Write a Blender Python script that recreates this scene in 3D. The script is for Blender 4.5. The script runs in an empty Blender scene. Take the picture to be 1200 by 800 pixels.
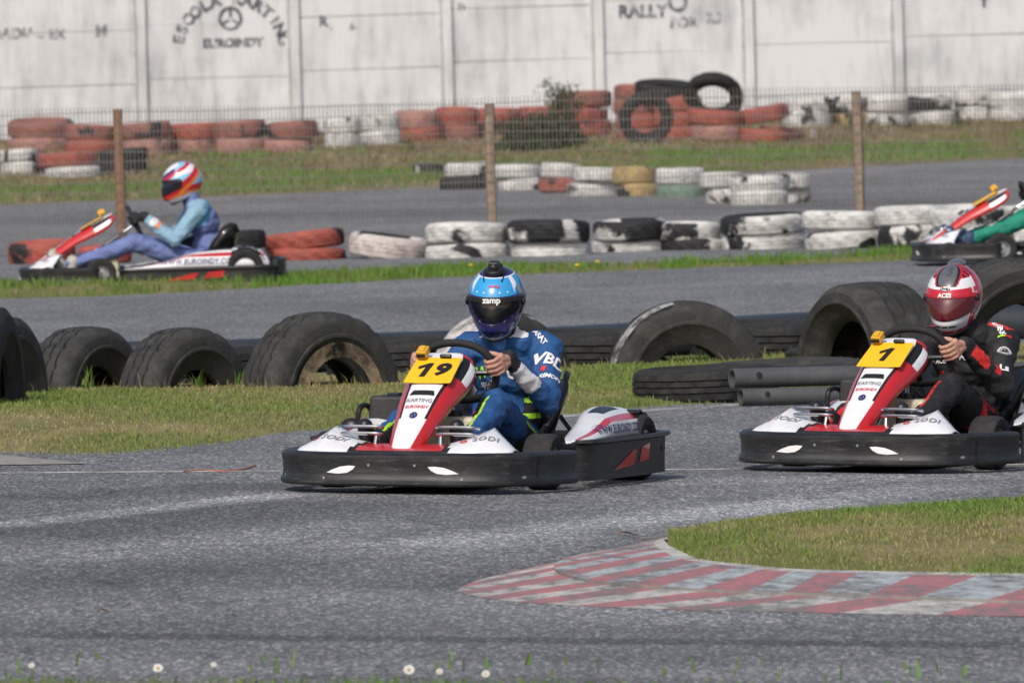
import bpy, bmesh, math, random
import numpy as np
from mathutils import Vector, Matrix, noise
from mathutils.bvhtree import BVHTree
random.seed(7); rng = np.random.default_rng(7)
R = math.radians; PI = math.pi
S = bpy.context.scene; COL = S.collection

# ------------------------------------------------------------------ camera
FPX, CH, PIT, ROLL = 13000.0, 1.97, math.atan(382/13000.0), R(1.5); K = FPX/11000
Fw = Vector((0, math.cos(PIT), -math.sin(PIT))); R0 = Vector((1, 0, 0)); U0 = Vector((0, math.sin(PIT), math.cos(PIT)))
Rt = R0*math.cos(ROLL) - U0*math.sin(ROLL); Up = R0*math.sin(ROLL) + U0*math.cos(ROLL)
CAM = Vector((0, 0, CH))
def ray(px, py): return (Fw*FPX + Rt*(px-600) + Up*(400-py)).normalized()
def near_z(x, y):
    """the near corner is banked gently towards the infield on the right"""
    t = max(0.0, min(1.0, (56*K-y)/(12*K))); t = t*t*(3-2*t); return -.026*max(-6, min(6, x))*t
def G(px, py, z=0.0):
    d = ray(px, py); h = z
    for _ in range(6): p = CAM + d*((h-CH)/d.z); h = near_z(p.x, p.y)+z
    return p
def atd(px, py, Y):
    d = ray(px, py); return CAM + d*(Y/d.y)
def bank_edge(x): return K*(104.5 + (14.0/12.4)*(x+5.8) + 1.2*math.sin((x+5.8)/12.4*PI)*-1)
def wall_y(x): return K*(126.4 + .22*(x+2.95))
def zg(x, y):
    e, w = bank_edge(x), wall_y(x)
    t = (y-e)/max(w-e, 1.0)
    if t <= 0: return 0.0
    t = min(t, 1.25)
    return .45*t + .03*t*noise.noise(Vector((x*.6, y*.25, 3)))
def Gt(px, py):
    d = ray(px, py)
    for i in range(3600):
        t = (20 + i*.05)/d.y; p = CAM + d*t
        if p.z <= zg(p.x, p.y): return p
    return p

# ------------------------------------------------------------------ materials
def new_mat(name):
    m = bpy.data.materials.new(name); m.use_nodes = True
    nt = m.node_tree; return m, nt, nt.nodes, nt.links, nt.nodes['Principled BSDF']
def N(nodes, typ, **kw):
    n = nodes.new(typ)
    for k, v in kw.items(): setattr(n, k, v)
    return n
def setin(n, **kw):
    for k, v in kw.items(): n.inputs[k.replace('_', ' ')].default_value = v
_mc = {}
def M(name, rgb, rough=.5, metal=0, var=.2, scale=9, bump=0, bscale=90, coat=0, dirt=0, spec=.5):
    if name in _mc: return _mc[name]
    m, nt, nd, lk, b = new_mat(name)
    tc = N(nd, 'ShaderNodeTexCoord'); nz = N(nd, 'ShaderNodeTexNoise'); setin(nz, Scale=scale, Detail=6, Roughness=.65)
    lk.new(tc.outputs['Object'], nz.inputs['Vector'])
    rp = N(nd, 'ShaderNodeValToRGB')
    rp.color_ramp.elements[0].position = .3; rp.color_ramp.elements[1].position = .72
    rp.color_ramp.elements[0].color = (*[c*(1-var) for c in rgb], 1); rp.color_ramp.elements[1].color = (*[min(1, c*(1+var*.5)) for c in rgb], 1)
    lk.new(nz.outputs['Fac'], rp.inputs['Fac'])
    out = rp.outputs['Color']
    if dirt:
        n2 = N(nd, 'ShaderNodeTexNoise'); setin(n2, Scale=scale*2.7, Detail=8, Roughness=.75); lk.new(tc.outputs['Object'], n2.inputs['Vector'])
        r2 = N(nd, 'ShaderNodeValToRGB'); r2.color_ramp.elements[0].position = .48; r2.color_ramp.elements[1].position = .75
        r2.color_ramp.elements[1].color = (dirt, dirt, dirt, 1); lk.new(n2.outputs['Fac'], r2.inputs['Fac'])
        mx = N(nd, 'ShaderNodeMix', data_type='RGBA'); lk.new(r2.outputs['Color'], mx.inputs[0]); lk.new(out, mx.inputs[6])
        mx.inputs[7].default_value = (.17, .15, .13, 1); out = mx.outputs[2]
    lk.new(out, b.inputs['Base Color'])
    mr = N(nd, 'ShaderNodeMapRange'); setin(mr, To_Min=max(.02, rough-.08), To_Max=min(1, rough+.12)); lk.new(nz.outputs['Fac'], mr.inputs['Value']); lk.new(mr.outputs[0], b.inputs['Roughness'])
    setin(b, Metallic=metal); b.inputs['Coat Weight'].default_value = coat; b.inputs['Specular IOR Level'].default_value = spec
    if bump:
        n3 = N(nd, 'ShaderNodeTexNoise'); setin(n3, Scale=bscale, Detail=4); lk.new(tc.outputs['Object'], n3.inputs['Vector'])
        bp = N(nd, 'ShaderNodeBump'); setin(bp, Strength=bump, Distance=.01); lk.new(n3.outputs['Fac'], bp.inputs['Height']); lk.new(bp.outputs[0], b.inputs['Normal'])
    _mc[name] = m; return m

def rubber_paint(name, rgb, cover, fade=.25, scale=2.2):
    """paint worn off a tyre: every tyre gets its own pattern from its object random"""
    if name in _mc: return _mc[name]
    m, nt, nd, lk, b = new_mat(name)
    tc = N(nd, 'ShaderNodeTexCoord'); oi = N(nd, 'ShaderNodeObjectInfo')
    ml = N(nd, 'ShaderNodeMath', operation='MULTIPLY'); ml.inputs[1].default_value = 97.0; lk.new(oi.outputs['Random'], ml.inputs[0])
    ad = N(nd, 'ShaderNodeVectorMath', operation='ADD'); lk.new(tc.outputs['Object'], ad.inputs[0]); lk.new(ml.outputs[0], ad.inputs[1])
    nz = N(nd, 'ShaderNodeTexNoise'); setin(nz, Scale=scale, Detail=7, Roughness=.55, Distortion=.4); lk.new(ad.outputs[0], nz.inputs['Vector'])
    rp = N(nd, 'ShaderNodeValToRGB'); rp.color_ramp.elements[0].position = cover; rp.color_ramp.elements[1].position = cover+.035
    rp.color_ramp.elements[0].color = (1, 1, 1, 1); rp.color_ramp.elements[1].color = (0, 0, 0, 1); lk.new(nz.outputs['Fac'], rp.inputs['Fac'])
    n2 = N(nd, 'ShaderNodeTexNoise'); setin(n2, Scale=7, Detail=8, Roughness=.7); lk.new(ad.outputs[0], n2.inputs['Vector'])
    r2 = N(nd, 'ShaderNodeValToRGB'); r2.color_ramp.elements[0].position = .3; r2.color_ramp.elements[1].position = .62
    r2.color_ramp.elements[0].color = (*[c*.45+.03 for c in rgb], 1); r2.color_ramp.elements[1].color = (*rgb, 1); lk.new(n2.outputs['Fac'], r2.inputs['Fac'])
    mx = N(nd, 'ShaderNodeMix', data_type='RGBA'); mx.inputs[6].default_value = (.022, .022, .024, 1)
    lk.new(rp.outputs['Color'], mx.inputs[0]); lk.new(r2.outputs['Color'], mx.inputs[7]); lk.new(mx.outputs[2], b.inputs['Base Color'])
    setin(b, Roughness=.72); b.inputs['Specular IOR Level'].default_value = .3
    bp = N(nd, 'ShaderNodeBump'); setin(bp, Strength=.3, Distance=.01); lk.new(n2.outputs['Fac'], bp.inputs['Height']); lk.new(bp.outputs[0], b.inputs['Normal'])
    _mc[name] = m; return m

def asphalt():
    m, nt, nd, lk, b = new_mat('asphalt')
    tc = N(nd, 'ShaderNodeTexCoord')
    mp = N(nd, 'ShaderNodeMapping'); mp.inputs['Scale'].default_value = (1, .22, 1); lk.new(tc.outputs['Object'], mp.inputs['Vector'])
    v = N(nd, 'ShaderNodeTexVoronoi'); setin(v, Scale=100.0); lk.new(mp.outputs[0], v.inputs['Vector'])
    sp = N(nd, 'ShaderNodeSeparateColor'); lk.new(v.outputs['Color'], sp.inputs[0])
    rp = N(nd, 'ShaderNodeValToRGB'); e = rp.color_ramp.elements
    e[0].position = 0; e[0].color = (.075, .076, .083, 1); e[1].position = 1; e[1].color = (.34, .335, .33, 1)
    for p, c in ((.45, .125), (.8, .185)):
        q = rp.color_ramp.elements.new(p); q.color = (c, c, c*1.03, 1)
    lk.new(sp.outputs[0], rp.inputs['Fac'])
    # broad worn and oily patches, dragged along the driving direction
    m2 = N(nd, 'ShaderNodeMapping'); m2.inputs['Scale'].default_value = (.22, .10, 1); m2.inputs['Rotation'].default_value = (0, 0, R(12)); lk.new(tc.outputs['Object'], m2.inputs['Vector'])
    n1 = N(nd, 'ShaderNodeTexNoise'); setin(n1, Scale=2.2, Detail=7, Roughness=.6); lk.new(m2.outputs[0], n1.inputs['Vector'])
    r1 = N(nd, 'ShaderNodeMapRange'); setin(r1, From_Min=.3, From_Max=.7, To_Min=.74, To_Max=1.28); lk.new(n1.outputs['Fac'], r1.inputs['Value'])
    mul = r1.outputs[0]
    # rubber lines and pale scuffs left by karts: straight bands p.n=c
    def band(p, q, w, gain, wob=.05):
        nonlocal mul
        p = G(*p); q = G(*q); d = (q-p); L = d.length; d.normalize(); n = Vector((-d.y, d.x, 0)); c = n.dot(p)
        dt = N(nd, 'ShaderNodeVectorMath', operation='DOT_PRODUCT'); lk.new(tc.outputs['Object'], dt.inputs[0]); dt.inputs[1].default_value = n
        wn = N(nd, 'ShaderNodeTexNoise'); setin(wn, Scale=.5, Detail=3); lk.new(tc.outputs['Object'], wn.inputs['Vector'])
        w1 = N(nd, 'ShaderNodeMath', operation='MULTIPLY_ADD'); w1.inputs[1].default_value = wob; w1.inputs[2].default_value = -c-wob/2; lk.new(wn.outputs['Fac'], w1.inputs[0])
        s = N(nd, 'ShaderNodeMath', operation='ADD'); lk.new(dt.outputs['Value'], s.inputs[0]); lk.new(w1.outputs[0], s.inputs[1])
        a = N(nd, 'ShaderNodeMath', operation='ABSOLUTE'); lk.new(s.outputs[0], a.inputs[0])
        r = N(nd, 'ShaderNodeMapRange', interpolation_type='SMOOTHSTEP'); setin(r, From_Min=w*.3, From_Max=w, To_Min=gain, To_Max=1.0); lk.new(a.outputs[0], r.inputs['Value'])
        # fades out along the line
        dl = N(nd, 'ShaderNodeVectorMath', operation='DOT_PRODUCT'); lk.new(tc.outputs['Object'], dl.inputs[0]); dl.inputs[1].default_value = d
        l1 = N(nd, 'ShaderNodeMath', operation='SUBTRACT'); lk.new(dl.outputs['Value'], l1.inputs[0]); l1.inputs[1].default_value = d.dot(p)+L/2
        l2 = N(nd, 'ShaderNodeMath', operation='ABSOLUTE'); lk.new(l1.outputs[0], l2.inputs[0])
        l3 = N(nd, 'ShaderNodeMapRange', interpolation_type='SMOOTHSTEP'); setin(l3, From_Min=L*.38, From_Max=L*.56, To_Min=0, To_Max=1); lk.new(l2.outputs[0], l3.inputs['Value'])
        mxx = N(nd, 'ShaderNodeMix'); lk.new(l3.outputs[0], mxx.inputs[0]); lk.new(r.outputs[0], mxx.inputs[2]); mxx.inputs[3].default_value = 1.0
        k = N(nd, 'ShaderNodeMath', operation='MULTIPLY'); lk.new(mul, k.inputs[0]); lk.new(mxx.outputs[0], k.inputs[1]); mul = k.outputs[0]
    band((-60, 743), (1260, 756), .26, .55); band((-60, 732), (1260, 744), .5, .85); band((-60, 778), (1260, 789), .6, 1.3)
    band((-20, 618), (350, 577), .20, 2.0); band((-20, 632), (420, 585), .7, .66)
    band((380, 655), (1010, 585), .45, 1.4); band((420, 640), (1160, 566), .35, 1.35); band((560, 690), (1150, 600), .6, .72); band((300, 690), (900, 730), .5, 1.25)
    band((0, 585), (340, 566), .45, .66); band((-20, 660), (500, 610), .4, 1.25); band((0, 690), (520, 640), .5, .8); band((700, 566), (1250, 556), .5, 1.3)
    band((-50, 380), (1250, 330), 1.4, .88); band((-50, 365), (1250, 318), .8, 1.15)
    band((-50, 262), (1250, 232), 3.0, .66); band((900, 205), (1250, 190), 2.0, 1.25)
    # hairline cracks
    cn = N(nd, 'ShaderNodeTexNoise'); setin(cn, Scale=1.1, Detail=5); lk.new(tc.outputs['Object'], cn.inputs['Vector']); cx_ = N(nd, 'ShaderNodeVectorMath', operation='MULTIPLY_ADD'); lk.new(cn.outputs['Color'], cx_.inputs[0]); cx_.inputs[1].default_value = (.9, .9, .9); lk.new(tc.outputs['Object'], cx_.inputs[2])
    cm = N(nd, 'ShaderNodeMapping'); cm.inputs['Scale'].default_value = (.8, .22, 1); lk.new(cx_.outputs[0], cm.inputs['Vector'])
    cv = N(nd, 'ShaderNodeTexVoronoi', feature='DISTANCE_TO_EDGE'); setin(cv, Scale=1.0); lk.new(cm.outputs[0], cv.inputs['Vector'])
    cr_ = N(nd, 'ShaderNodeMapRange'); setin(cr_, From_Min=.002, From_Max=.011, To_Min=.62, To_Max=1.0); lk.new(cv.outputs['Distance'], cr_.inputs['Value'])
    ck = N(nd, 'ShaderNodeMath', operation='MULTIPLY'); lk.new(mul, ck.inputs[0]); lk.new(cr_.outputs[0], ck.inputs[1]); mul = ck.outputs[0]
    mm = N(nd, 'ShaderNodeMix', data_type='RGBA', blend_type='MULTIPLY'); mm.inputs[0].default_value = 1
    lk.new(rp.outputs['Color'], mm.inputs[6]); cb = N(nd, 'ShaderNodeCombineColor')
    for i in range(3): lk.new(mul, cb.inputs[i])
    lk.new(cb.outputs[0], mm.inputs[7]); lk.new(mm.outputs[2], b.inputs['Base Color'])
    setin(b, Roughness=.82); b.inputs['Specular IOR Level'].default_value = .35
    bp = N(nd, 'ShaderNodeBump'); setin(bp, Strength=.45, Distance=.006); lk.new(v.outputs['Distance'], bp.inputs['Height']); lk.new(bp.outputs[0], b.inputs['Normal'])
    return m

def soil(name, stops, scale):
    m, nt, nd, lk, b = new_mat(name)
    tc = N(nd, 'ShaderNodeTexCoord'); mp = N(nd, 'ShaderNodeMapping'); mp.inputs['Scale'].default_value = (1, .3, 1); lk.new(tc.outputs['Object'], mp.inputs['Vector'])
    nz = N(nd, 'ShaderNodeTexNoise'); setin(nz, Scale=scale, Detail=10, Roughness=.72); lk.new(mp.outputs[0], nz.inputs['Vector'])
    rp = N(nd, 'ShaderNodeValToRGB')
    for i, (p, c) in enumerate(stops):
        e = rp.color_ramp.elements[i] if i < 2 else rp.color_ramp.elements.new(p)
        e.position = p; e.color = (*c, 1)
    lk.new(nz.outputs['Fac'], rp.inputs['Fac']); lk.new(rp.outputs['Color'], b.inputs['Base Color']); setin(b, Roughness=.95)
    b.inputs['Specular IOR Level'].default_value = .15
    bp = N(nd, 'ShaderNodeBump'); setin(bp, Strength=.6, Distance=.03); lk.new(nz.outputs['Fac'], bp.inputs['Height']); lk.new(bp.outputs[0], b.inputs['Normal'])
    return m

def tone_mat(name, stops):
    m, nt, nd, lk, b = new_mat(name)
    at = N(nd, 'ShaderNodeAttribute', attribute_name='tone'); rp = N(nd, 'ShaderNodeValToRGB')
    for i, (p, c) in enumerate(stops):
        e = rp.color_ramp.elements[i] if i < 2 else rp.color_ramp.elements.new(p)
        e.position = p; e.color = (*c, 1)
    lk.new(at.outputs['Fac'], rp.inputs['Fac']); lk.new(rp.outputs['Color'], b.inputs['Base Color'])
    setin(b, Roughness=.6); b.inputs['Specular IOR Level'].default_value = .25
    tr = N(nd, 'ShaderNodeBsdfTranslucent'); lk.new(rp.outputs['Color'], tr.inputs['Color'])
    ms = N(nd, 'ShaderNodeMixShader'); ms.inputs[0].default_value = .3
    lk.new(b.outputs[0], ms.inputs[1]); lk.new(tr.outputs[0], ms.inputs[2]); lk.new(ms.outputs[0], nd['Material Output'].inputs['Surface'])
    return m

def wall_mat():
    m, nt, nd, lk, b = new_mat('whitewashed_concrete')
    tc = N(nd, 'ShaderNodeTexCoord')
    n1 = N(nd, 'ShaderNodeTexNoise'); setin(n1, Scale=1.1, Detail=9, Roughness=.7); lk.new(tc.outputs['Object'], n1.inputs['Vector'])
    mp = N(nd, 'ShaderNodeMapping'); mp.inputs['Scale'].default_value = (6, 6, 1.2); lk.new(tc.outputs['Object'], mp.inputs['Vector'])
    n2 = N(nd, 'ShaderNodeTexNoise'); setin(n2, Scale=1.0, Detail=6, Roughness=.6); lk.new(mp.outputs[0], n2.inputs['Vector'])
    n3 = N(nd, 'ShaderNodeTexNoise'); setin(n3, Scale=.45, Detail=4); lk.new(tc.outputs['Object'], n3.inputs['Vector'])
    a = N(nd, 'ShaderNodeMath', operation='MULTIPLY'); lk.new(n1.outputs['Fac'], a.inputs[0]); lk.new(n2.outputs['Fac'], a.inputs[1])
    a2 = N(nd, 'ShaderNodeMath', operation='MULTIPLY'); lk.new(a.outputs[0], a2.inputs[0]); lk.new(n3.outputs['Fac'], a2.inputs[1])
    rp = N(nd, 'ShaderNodeValToRGB'); e = rp.color_ramp.elements
    e[0].position = .05; e[0].color = (.38, .385, .395, 1); e[1].position = .155; e[1].color = (.65, .655, .66, 1)
    q = e.new(.10); q.color = (.55, .555, .562, 1)
    lk.new(a2.outputs[0], rp.inputs['Fac']); lk.new(rp.outputs['Color'], b.inputs['Base Color']); setin(b, Roughness=.9); b.inputs['Specular IOR Level'].default_value = .2
    bp = N(nd, 'ShaderNodeBump'); setin(bp, Strength=.25, Distance=.02); lk.new(n1.outputs['Fac'], bp.inputs['Height']); lk.new(bp.outputs[0], b.inputs['Normal'])
    return m

def faded(name, rgb, keep=.55, scale=9):
    """wall paint worn through in places"""
    m, nt, nd, lk, b = new_mat(name)
    tc = N(nd, 'ShaderNodeTexCoord'); nz = N(nd, 'ShaderNodeTexNoise'); setin(nz, Scale=scale, Detail=6, Roughness=.7); lk.new(tc.outputs['Object'], nz.inputs['Vector'])
    rp = N(nd, 'ShaderNodeValToRGB'); rp.color_ramp.elements[0].position = keep-.12; rp.color_ramp.elements[1].position = keep+.12
    lk.new(nz.outputs['Fac'], rp.inputs['Fac'])
    setin(b, Roughness=.9); b.inputs['Base Color'].default_value = (*rgb, 1)
    tr = N(nd, 'ShaderNodeBsdfTransparent'); ms = N(nd, 'ShaderNodeMixShader')
    lk.new(rp.outputs['Color'], ms.inputs[0]); lk.new(b.outputs[0], ms.inputs[1]); lk.new(tr.outputs[0], ms.inputs[2]); lk.new(ms.outputs[0], nd['Material Output'].inputs['Surface'])
    return m

def visor_mat(name, tint, alpha, rough=.05):
    m, nt, nd, lk, b = new_mat(name)
    b.inputs['Base Color'].default_value = (*tint, 1); setin(b, Roughness=rough); b.inputs['Specular IOR Level'].default_value = .7; b.inputs['Coat Weight'].default_value = .6
    tr = N(nd, 'ShaderNodeBsdfTransparent'); tr.inputs['Color'].default_value = (.93, .93, .95, 1)
    ms = N(nd, 'ShaderNodeMixShader'); ms.inputs[0].default_value = alpha
    lk.new(b.outputs[0], ms.inputs[1]); lk.new(tr.outputs[0], ms.inputs[2]); lk.new(ms.outputs[0], nd['Material Output'].inputs['Surface'])
    return m

# ------------------------------------------------------------------ object helpers
def tag(o, label=None, cat=None, group=None, kind=None):
    if label: o['label'] = label
    if cat: o['category'] = cat
    if group: o['group'] = group
    if kind: o['kind'] = kind
    return o
def empty(name, loc=(0, 0, 0), rz=0):
    o = bpy.data.objects.new(name, None); COL.objects.link(o); o.location = loc; o.rotation_euler = (0, 0, rz); o.empty_display_size = .2; return o
def link(name, me, parent=None):
    o = bpy.data.objects.new(name, me); COL.objects.link(o)
    if parent: o.parent = parent
    return o
def copy_tree(o, parent=None):
    c = o.copy(); COL.objects.link(c); c.parent = parent
    for ch in list(o.children): copy_tree(ch, c)
    return c

class MB:
    def __init__(s): s.v = []; s.f = []; s.m = []
    def add(s, vs, fs, mi=0):
        o = len(s.v); s.v += [Vector(v) for v in vs]
        for f in fs: s.f.append([i+o for i in f]); s.m.append(mi)
        return s
    def box(s, c, d, rot=None, mi=0, taper=1.0):
        hx, hy, hz = d[0]/2, d[1]/2, d[2]/2; Mx = rot or Matrix.Identity(3); c = Vector(c)
        vs = []
        for z, k in ((-hz, 1), (hz, taper)):
            for x, y in ((-1, -1), (1, -1), (1, 1), (-1, 1)): vs.append(c + Mx @ Vector((x*hx*k, y*hy*k, z)))
        return s.add(vs, [(3, 2, 1, 0), (4, 5, 6, 7), (0, 1, 5, 4), (1, 2, 6, 5), (2, 3, 7, 6), (3, 0, 4, 7)], mi)
    def tube(s, pts, r, seg=12, closed=False, caps=True, mi=0, flat=1.0):
        pts = [Vector(p) for p in pts]; n = len(pts); rs = r if isinstance(r, (list, tuple)) else [r]*n
        t0 = (pts[1]-pts[0]).normalized(); a = t0.orthogonal().normalized(); vs = []; prev = t0
        for i, p in enumerate(pts):
            if closed: t = (pts[(i+1) % n]-pts[i-1]).normalized()
            else: t = (pts[min(i+1, n-1)]-pts[max(i-1, 0)]).normalized()
            q = prev.rotation_difference(t); a = q @ a; a = (a - t*a.dot(t)).normalized(); b = t.cross(a); prev = t
            for k in range(seg):
                th = 2*PI*k/seg; vs.append(p + (a*math.cos(th) + b*math.sin(th)*flat)*rs[i])
        fs = []
        for i in range(n if closed else n-1):
            j = (i+1) % n
            for k in range(seg): k2 = (k+1) % seg; fs.append((i*seg+k, i*seg+k2, j*seg+k2, j*seg+k))
        if caps and not closed: fs.append(tuple(range(seg-1, -1, -1))); fs.append(tuple((n-1)*seg+k for k in range(seg)))
        return s.add(vs, fs, mi)
    def capsule(s, p0, r0, p1, r1, seg=14, mi=0, k=5):
        p0, p1 = Vector(p0), Vector(p1); d = (p1-p0); L = d.length
        if L < 1e-6: d = Vector((0, 0, 1))
        d = d.normalized(); pts = []; rs = []
        for i in range(k): a = -PI/2 + PI/2*(i+.15)/k; pts.append(p0 + d*r0*math.sin(a)); rs.append(r0*math.cos(a))
        pts += [p0, p1]; rs += [r0, r1]
        for i in range(1, k+1): a = PI/2*(i-.15)/k; pts.append(p1 + d*r1*math.sin(a)); rs.append(r1*math.cos(a))
        return s.tube(pts, rs, seg, mi=mi)
    def ell(s, c, r, rot=None, seg=20, rings=12, mi=0):
        c = Vector(c); Mx = rot or Matrix.Identity(3); vs = []; fs = []
        for i in range(1, rings):
            a = PI*i/rings
            for k in range(seg):
                t = 2*PI*k/seg; vs.append(c + Mx @ Vector((r[0]*math.sin(a)*math.cos(t), r[1]*math.sin(a)*math.sin(t), r[2]*math.cos(a))))
        for i in range(rings-2):
            for k in range(seg): k2 = (k+1) % seg; fs.append((i*seg+k, (i+1)*seg+k, (i+1)*seg+k2, i*seg+k2))
        t = len(vs); vs += [c + Mx @ Vector((0, 0, r[2])), c - Mx @ Vector((0, 0, r[2]))]
        for k in range(seg): k2 = (k+1) % seg; fs.append((t, k, k2)); fs.append((t+1, (rings-2)*seg+k2, (rings-2)*seg+k))
        return s.add(vs, fs, mi)
    def lathe(s, prof, seg=48, mat=None, closed=True, mi=0, fn=None):
        vs = []; fs = []; n = len(prof); mat = mat or Matrix.Identity(4)
        for k in range(seg):
            t = 2*PI*k/seg
            for j, (r, z) in enumerate(prof):
                if fn: r = fn(j, k, r)
                vs.append(mat @ Vector((r*math.cos(t), r*math.sin(t), z)))
        for k in range(seg):
            k2 = (k+1) % seg
            for j in range(n if closed else n-1): j2 = (j+1) % n; fs.append((k*n+j, k2*n+j, k2*n+j2, k*n+j2))
        return s.add(vs, fs, mi)
    def sweep(s, path, prof, mi=0):
        """prof points (outward, z) swept along a horizontal path; outward = right-hand normal"""
        path = [Vector((p[0], p[1], 0)) for p in path]; n = len(path); m = len(prof); vs = []; fs = []
        for i, p in enumerate(path):
            t = (path[min(i+1, n-1)]-path[max(i-1, 0)]).normalized(); nrm = Vector((t.y, -t.x, 0))
            for o, z in prof: vs.append(p + nrm*o + Vector((0, 0, z)))
        for i in range(n-1):
            for j in range(m): j2 = (j+1) % m; fs.append((i*m+j, i*m+j2, (i+1)*m+j2, (i+1)*m+j))
        fs.append(tuple(range(m-1, -1, -1))); fs.append(tuple((n-1)*m+j for j in range(m)))
        return s.add(vs, fs, mi)
    def prism(s, poly, th, fr, mi=0):
        """poly in the (x,y) of a 4x4 frame, extruded th along its z"""
        n = len(poly); vs = [fr @ Vector((x, y, 0)) for x, y in poly] + [fr @ Vector((x, y, th)) for x, y in poly]
        fs = [tuple(range(n-1, -1, -1)), tuple(range(n, 2*n))] + [(i, (i+1) % n, n+(i+1) % n, n+i) for i in range(n)]
        return s.add(vs, fs, mi)
    def mesh(s, name, mats, smooth=True):
        me = bpy.data.meshes.new(name); me.from_pydata([tuple(v) for v in s.v], [], s.f)
        for m in (mats if isinstance(mats, (list, tuple)) else [mats]): me.materials.append(m)
        me.polygons.foreach_set('material_index', s.m); me.polygons.foreach_set('use_smooth', [smooth]*len(s.f))
        bm = bmesh.new(); bm.from_mesh(me); bmesh.ops.recalc_face_normals(bm, faces=bm.faces); bm.to_mesh(me); bm.free(); me.update(); return me
    def build(s, name, mats, parent=None, smooth=True, bevel=0, autosm=40):
        me = s.mesh(name, mats, smooth); o = link(name, me, parent)
        if bevel:
            b = o.modifiers.new('Bevel', 'BEVEL'); b.width = bevel; b.segments = 3; b.limit_method = 'ANGLE'; b.angle_limit = R(35)
        if smooth and autosm: me.set_sharp_from_angle(angle=R(autosm))
        return o

def frame(o, x, y):
    x = Vector(x).normalized(); y = Vector(y); z = x.cross(y).normalized(); y = z.cross(x)
    m = Matrix.Identity(4)
    for i in range(3): m[i][0], m[i][1], m[i][2], m[i][3] = x[i], y[i], z[i], o[i]
    return m

def ev_mesh(o):
    bpy.context.view_layer.update(); dg = bpy.context.evaluated_depsgraph_get()
    return bpy.data.meshes.new_from_object(o.evaluated_get(dg), depsgraph=dg)

_tc = {}
def text2d(body, size, bold=.0, shear=0.0, spacing=1.0):
    k = (body, size, bold, shear, spacing)
    if k not in _tc:
        cu = bpy.data.curves.new('t', 'FONT'); cu.body = body; cu.size = size; cu.align_x = 'CENTER'; cu.align_y = 'CENTER'
        cu.offset = bold; cu.shear = shear; cu.resolution_u = 3; cu.space_character = spacing
        o = bpy.data.objects.new('t', cu); COL.objects.link(o); me = ev_mesh(o)
        bm = bmesh.new(); bm.from_mesh(me); bmesh.ops.remove_doubles(bm, verts=bm.verts, dist=1e-5); bmesh.ops.triangulate(bm, faces=bm.faces)
        for _ in range(2):
            es = [e for e in bm.edges if e.calc_length() > size*.16]
            if es: bmesh.ops.subdivide_edges(bm, edges=es, cuts=1)
            bmesh.ops.triangulate(bm, faces=bm.faces)
        bm.verts.index_update()
        _tc[k] = ([(v.co.x, v.co.y) for v in bm.verts], [[v.index for v in f.verts] for f in bm.faces]); bm.free()
        bpy.data.objects.remove(o); bpy.data.meshes.remove(me); bpy.data.curves.remove(cu)
    return _tc[k]
def poly2d(pts, cell):
    """a filled outline cut into small faces so that it can lie on a curved surface"""
    bm = bmesh.new(); vs = [bm.verts.new((x, y, 0)) for x, y in pts]; bm.faces.new(vs); bmesh.ops.triangulate(bm, faces=bm.faces)
    for _ in range(5):
        es = [e for e in bm.edges if e.calc_length() > cell]
        if not es: break
        bmesh.ops.subdivide_edges(bm, edges=es, cuts=1); bmesh.ops.triangulate(bm, faces=bm.faces)
    bm.verts.index_update(); r = ([(v.co.x, v.co.y) for v in bm.verts], [[v.index for v in f.verts] for f in bm.faces]); bm.free(); return r
def ring2d(r0, r1, n=28, sx=1, sy=1):
    vs = []; fs = []
    for k in range(n):
        a = 2*PI*k/n; vs += [(r0*math.cos(a)*sx, r0*math.sin(a)*sy), (r1*math.cos(a)*sx, r1*math.sin(a)*sy)]
        j = (k+1) % n; fs.append((2*k, 2*k+1, 2*j+1, 2*j))
    return vs, fs
def bvh_of(me): return BVHTree.FromPolygons([v.co.copy() for v in me.vertices], [list(p.vertices) for p in me.polygons])
def decal(name, shape, fr, bvh, mat, parent, off=.003, maxd=.6):
    """lays a flat shape onto a surface, straight down along -z of the frame"""
    vs2, fs = shape; d = -(fr.to_3x3() @ Vector((0, 0, 1))).normalized(); vs = []; ok = []
    for x, y in vs2:
        p = fr @ Vector((x, y, 0)); h = bvh.ray_cast(p, d, maxd) if bvh else (None,)*4
        if h[0] is None: vs.append(p); ok.append(bvh is None)
        else: vs.append(h[0] - d*off); ok.append(True)
    fs = [f for f in fs if all(ok[i] for i in f)]
    if not fs: return None
    me = bpy.data.meshes.new(name); me.from_pydata([tuple(v) for v in vs], [], fs); me.materials.append(mat); me.update()
    return link(name, me, parent)
def smoothpath(pts, n=6):
    """Catmull-Rom through points of any dimension"""
    P = [Vector(p) for p in pts]; out = []
    for i in range(len(P)-1):
        a, b, c, d = P[max(i-1, 0)], P[i], P[i+1], P[min(i+2, len(P)-1)]
        for k in range(n):
            t = k/n; out.append(.5*((2*b) + (c-a)*t + (2*a-5*b+4*c-d)*t*t + (3*b-a-3*c+d)*t**3))
    out.append(P[-1]); return out
def lerp(xs, ys, x): return float(np.interp(x, xs, ys))

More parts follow.
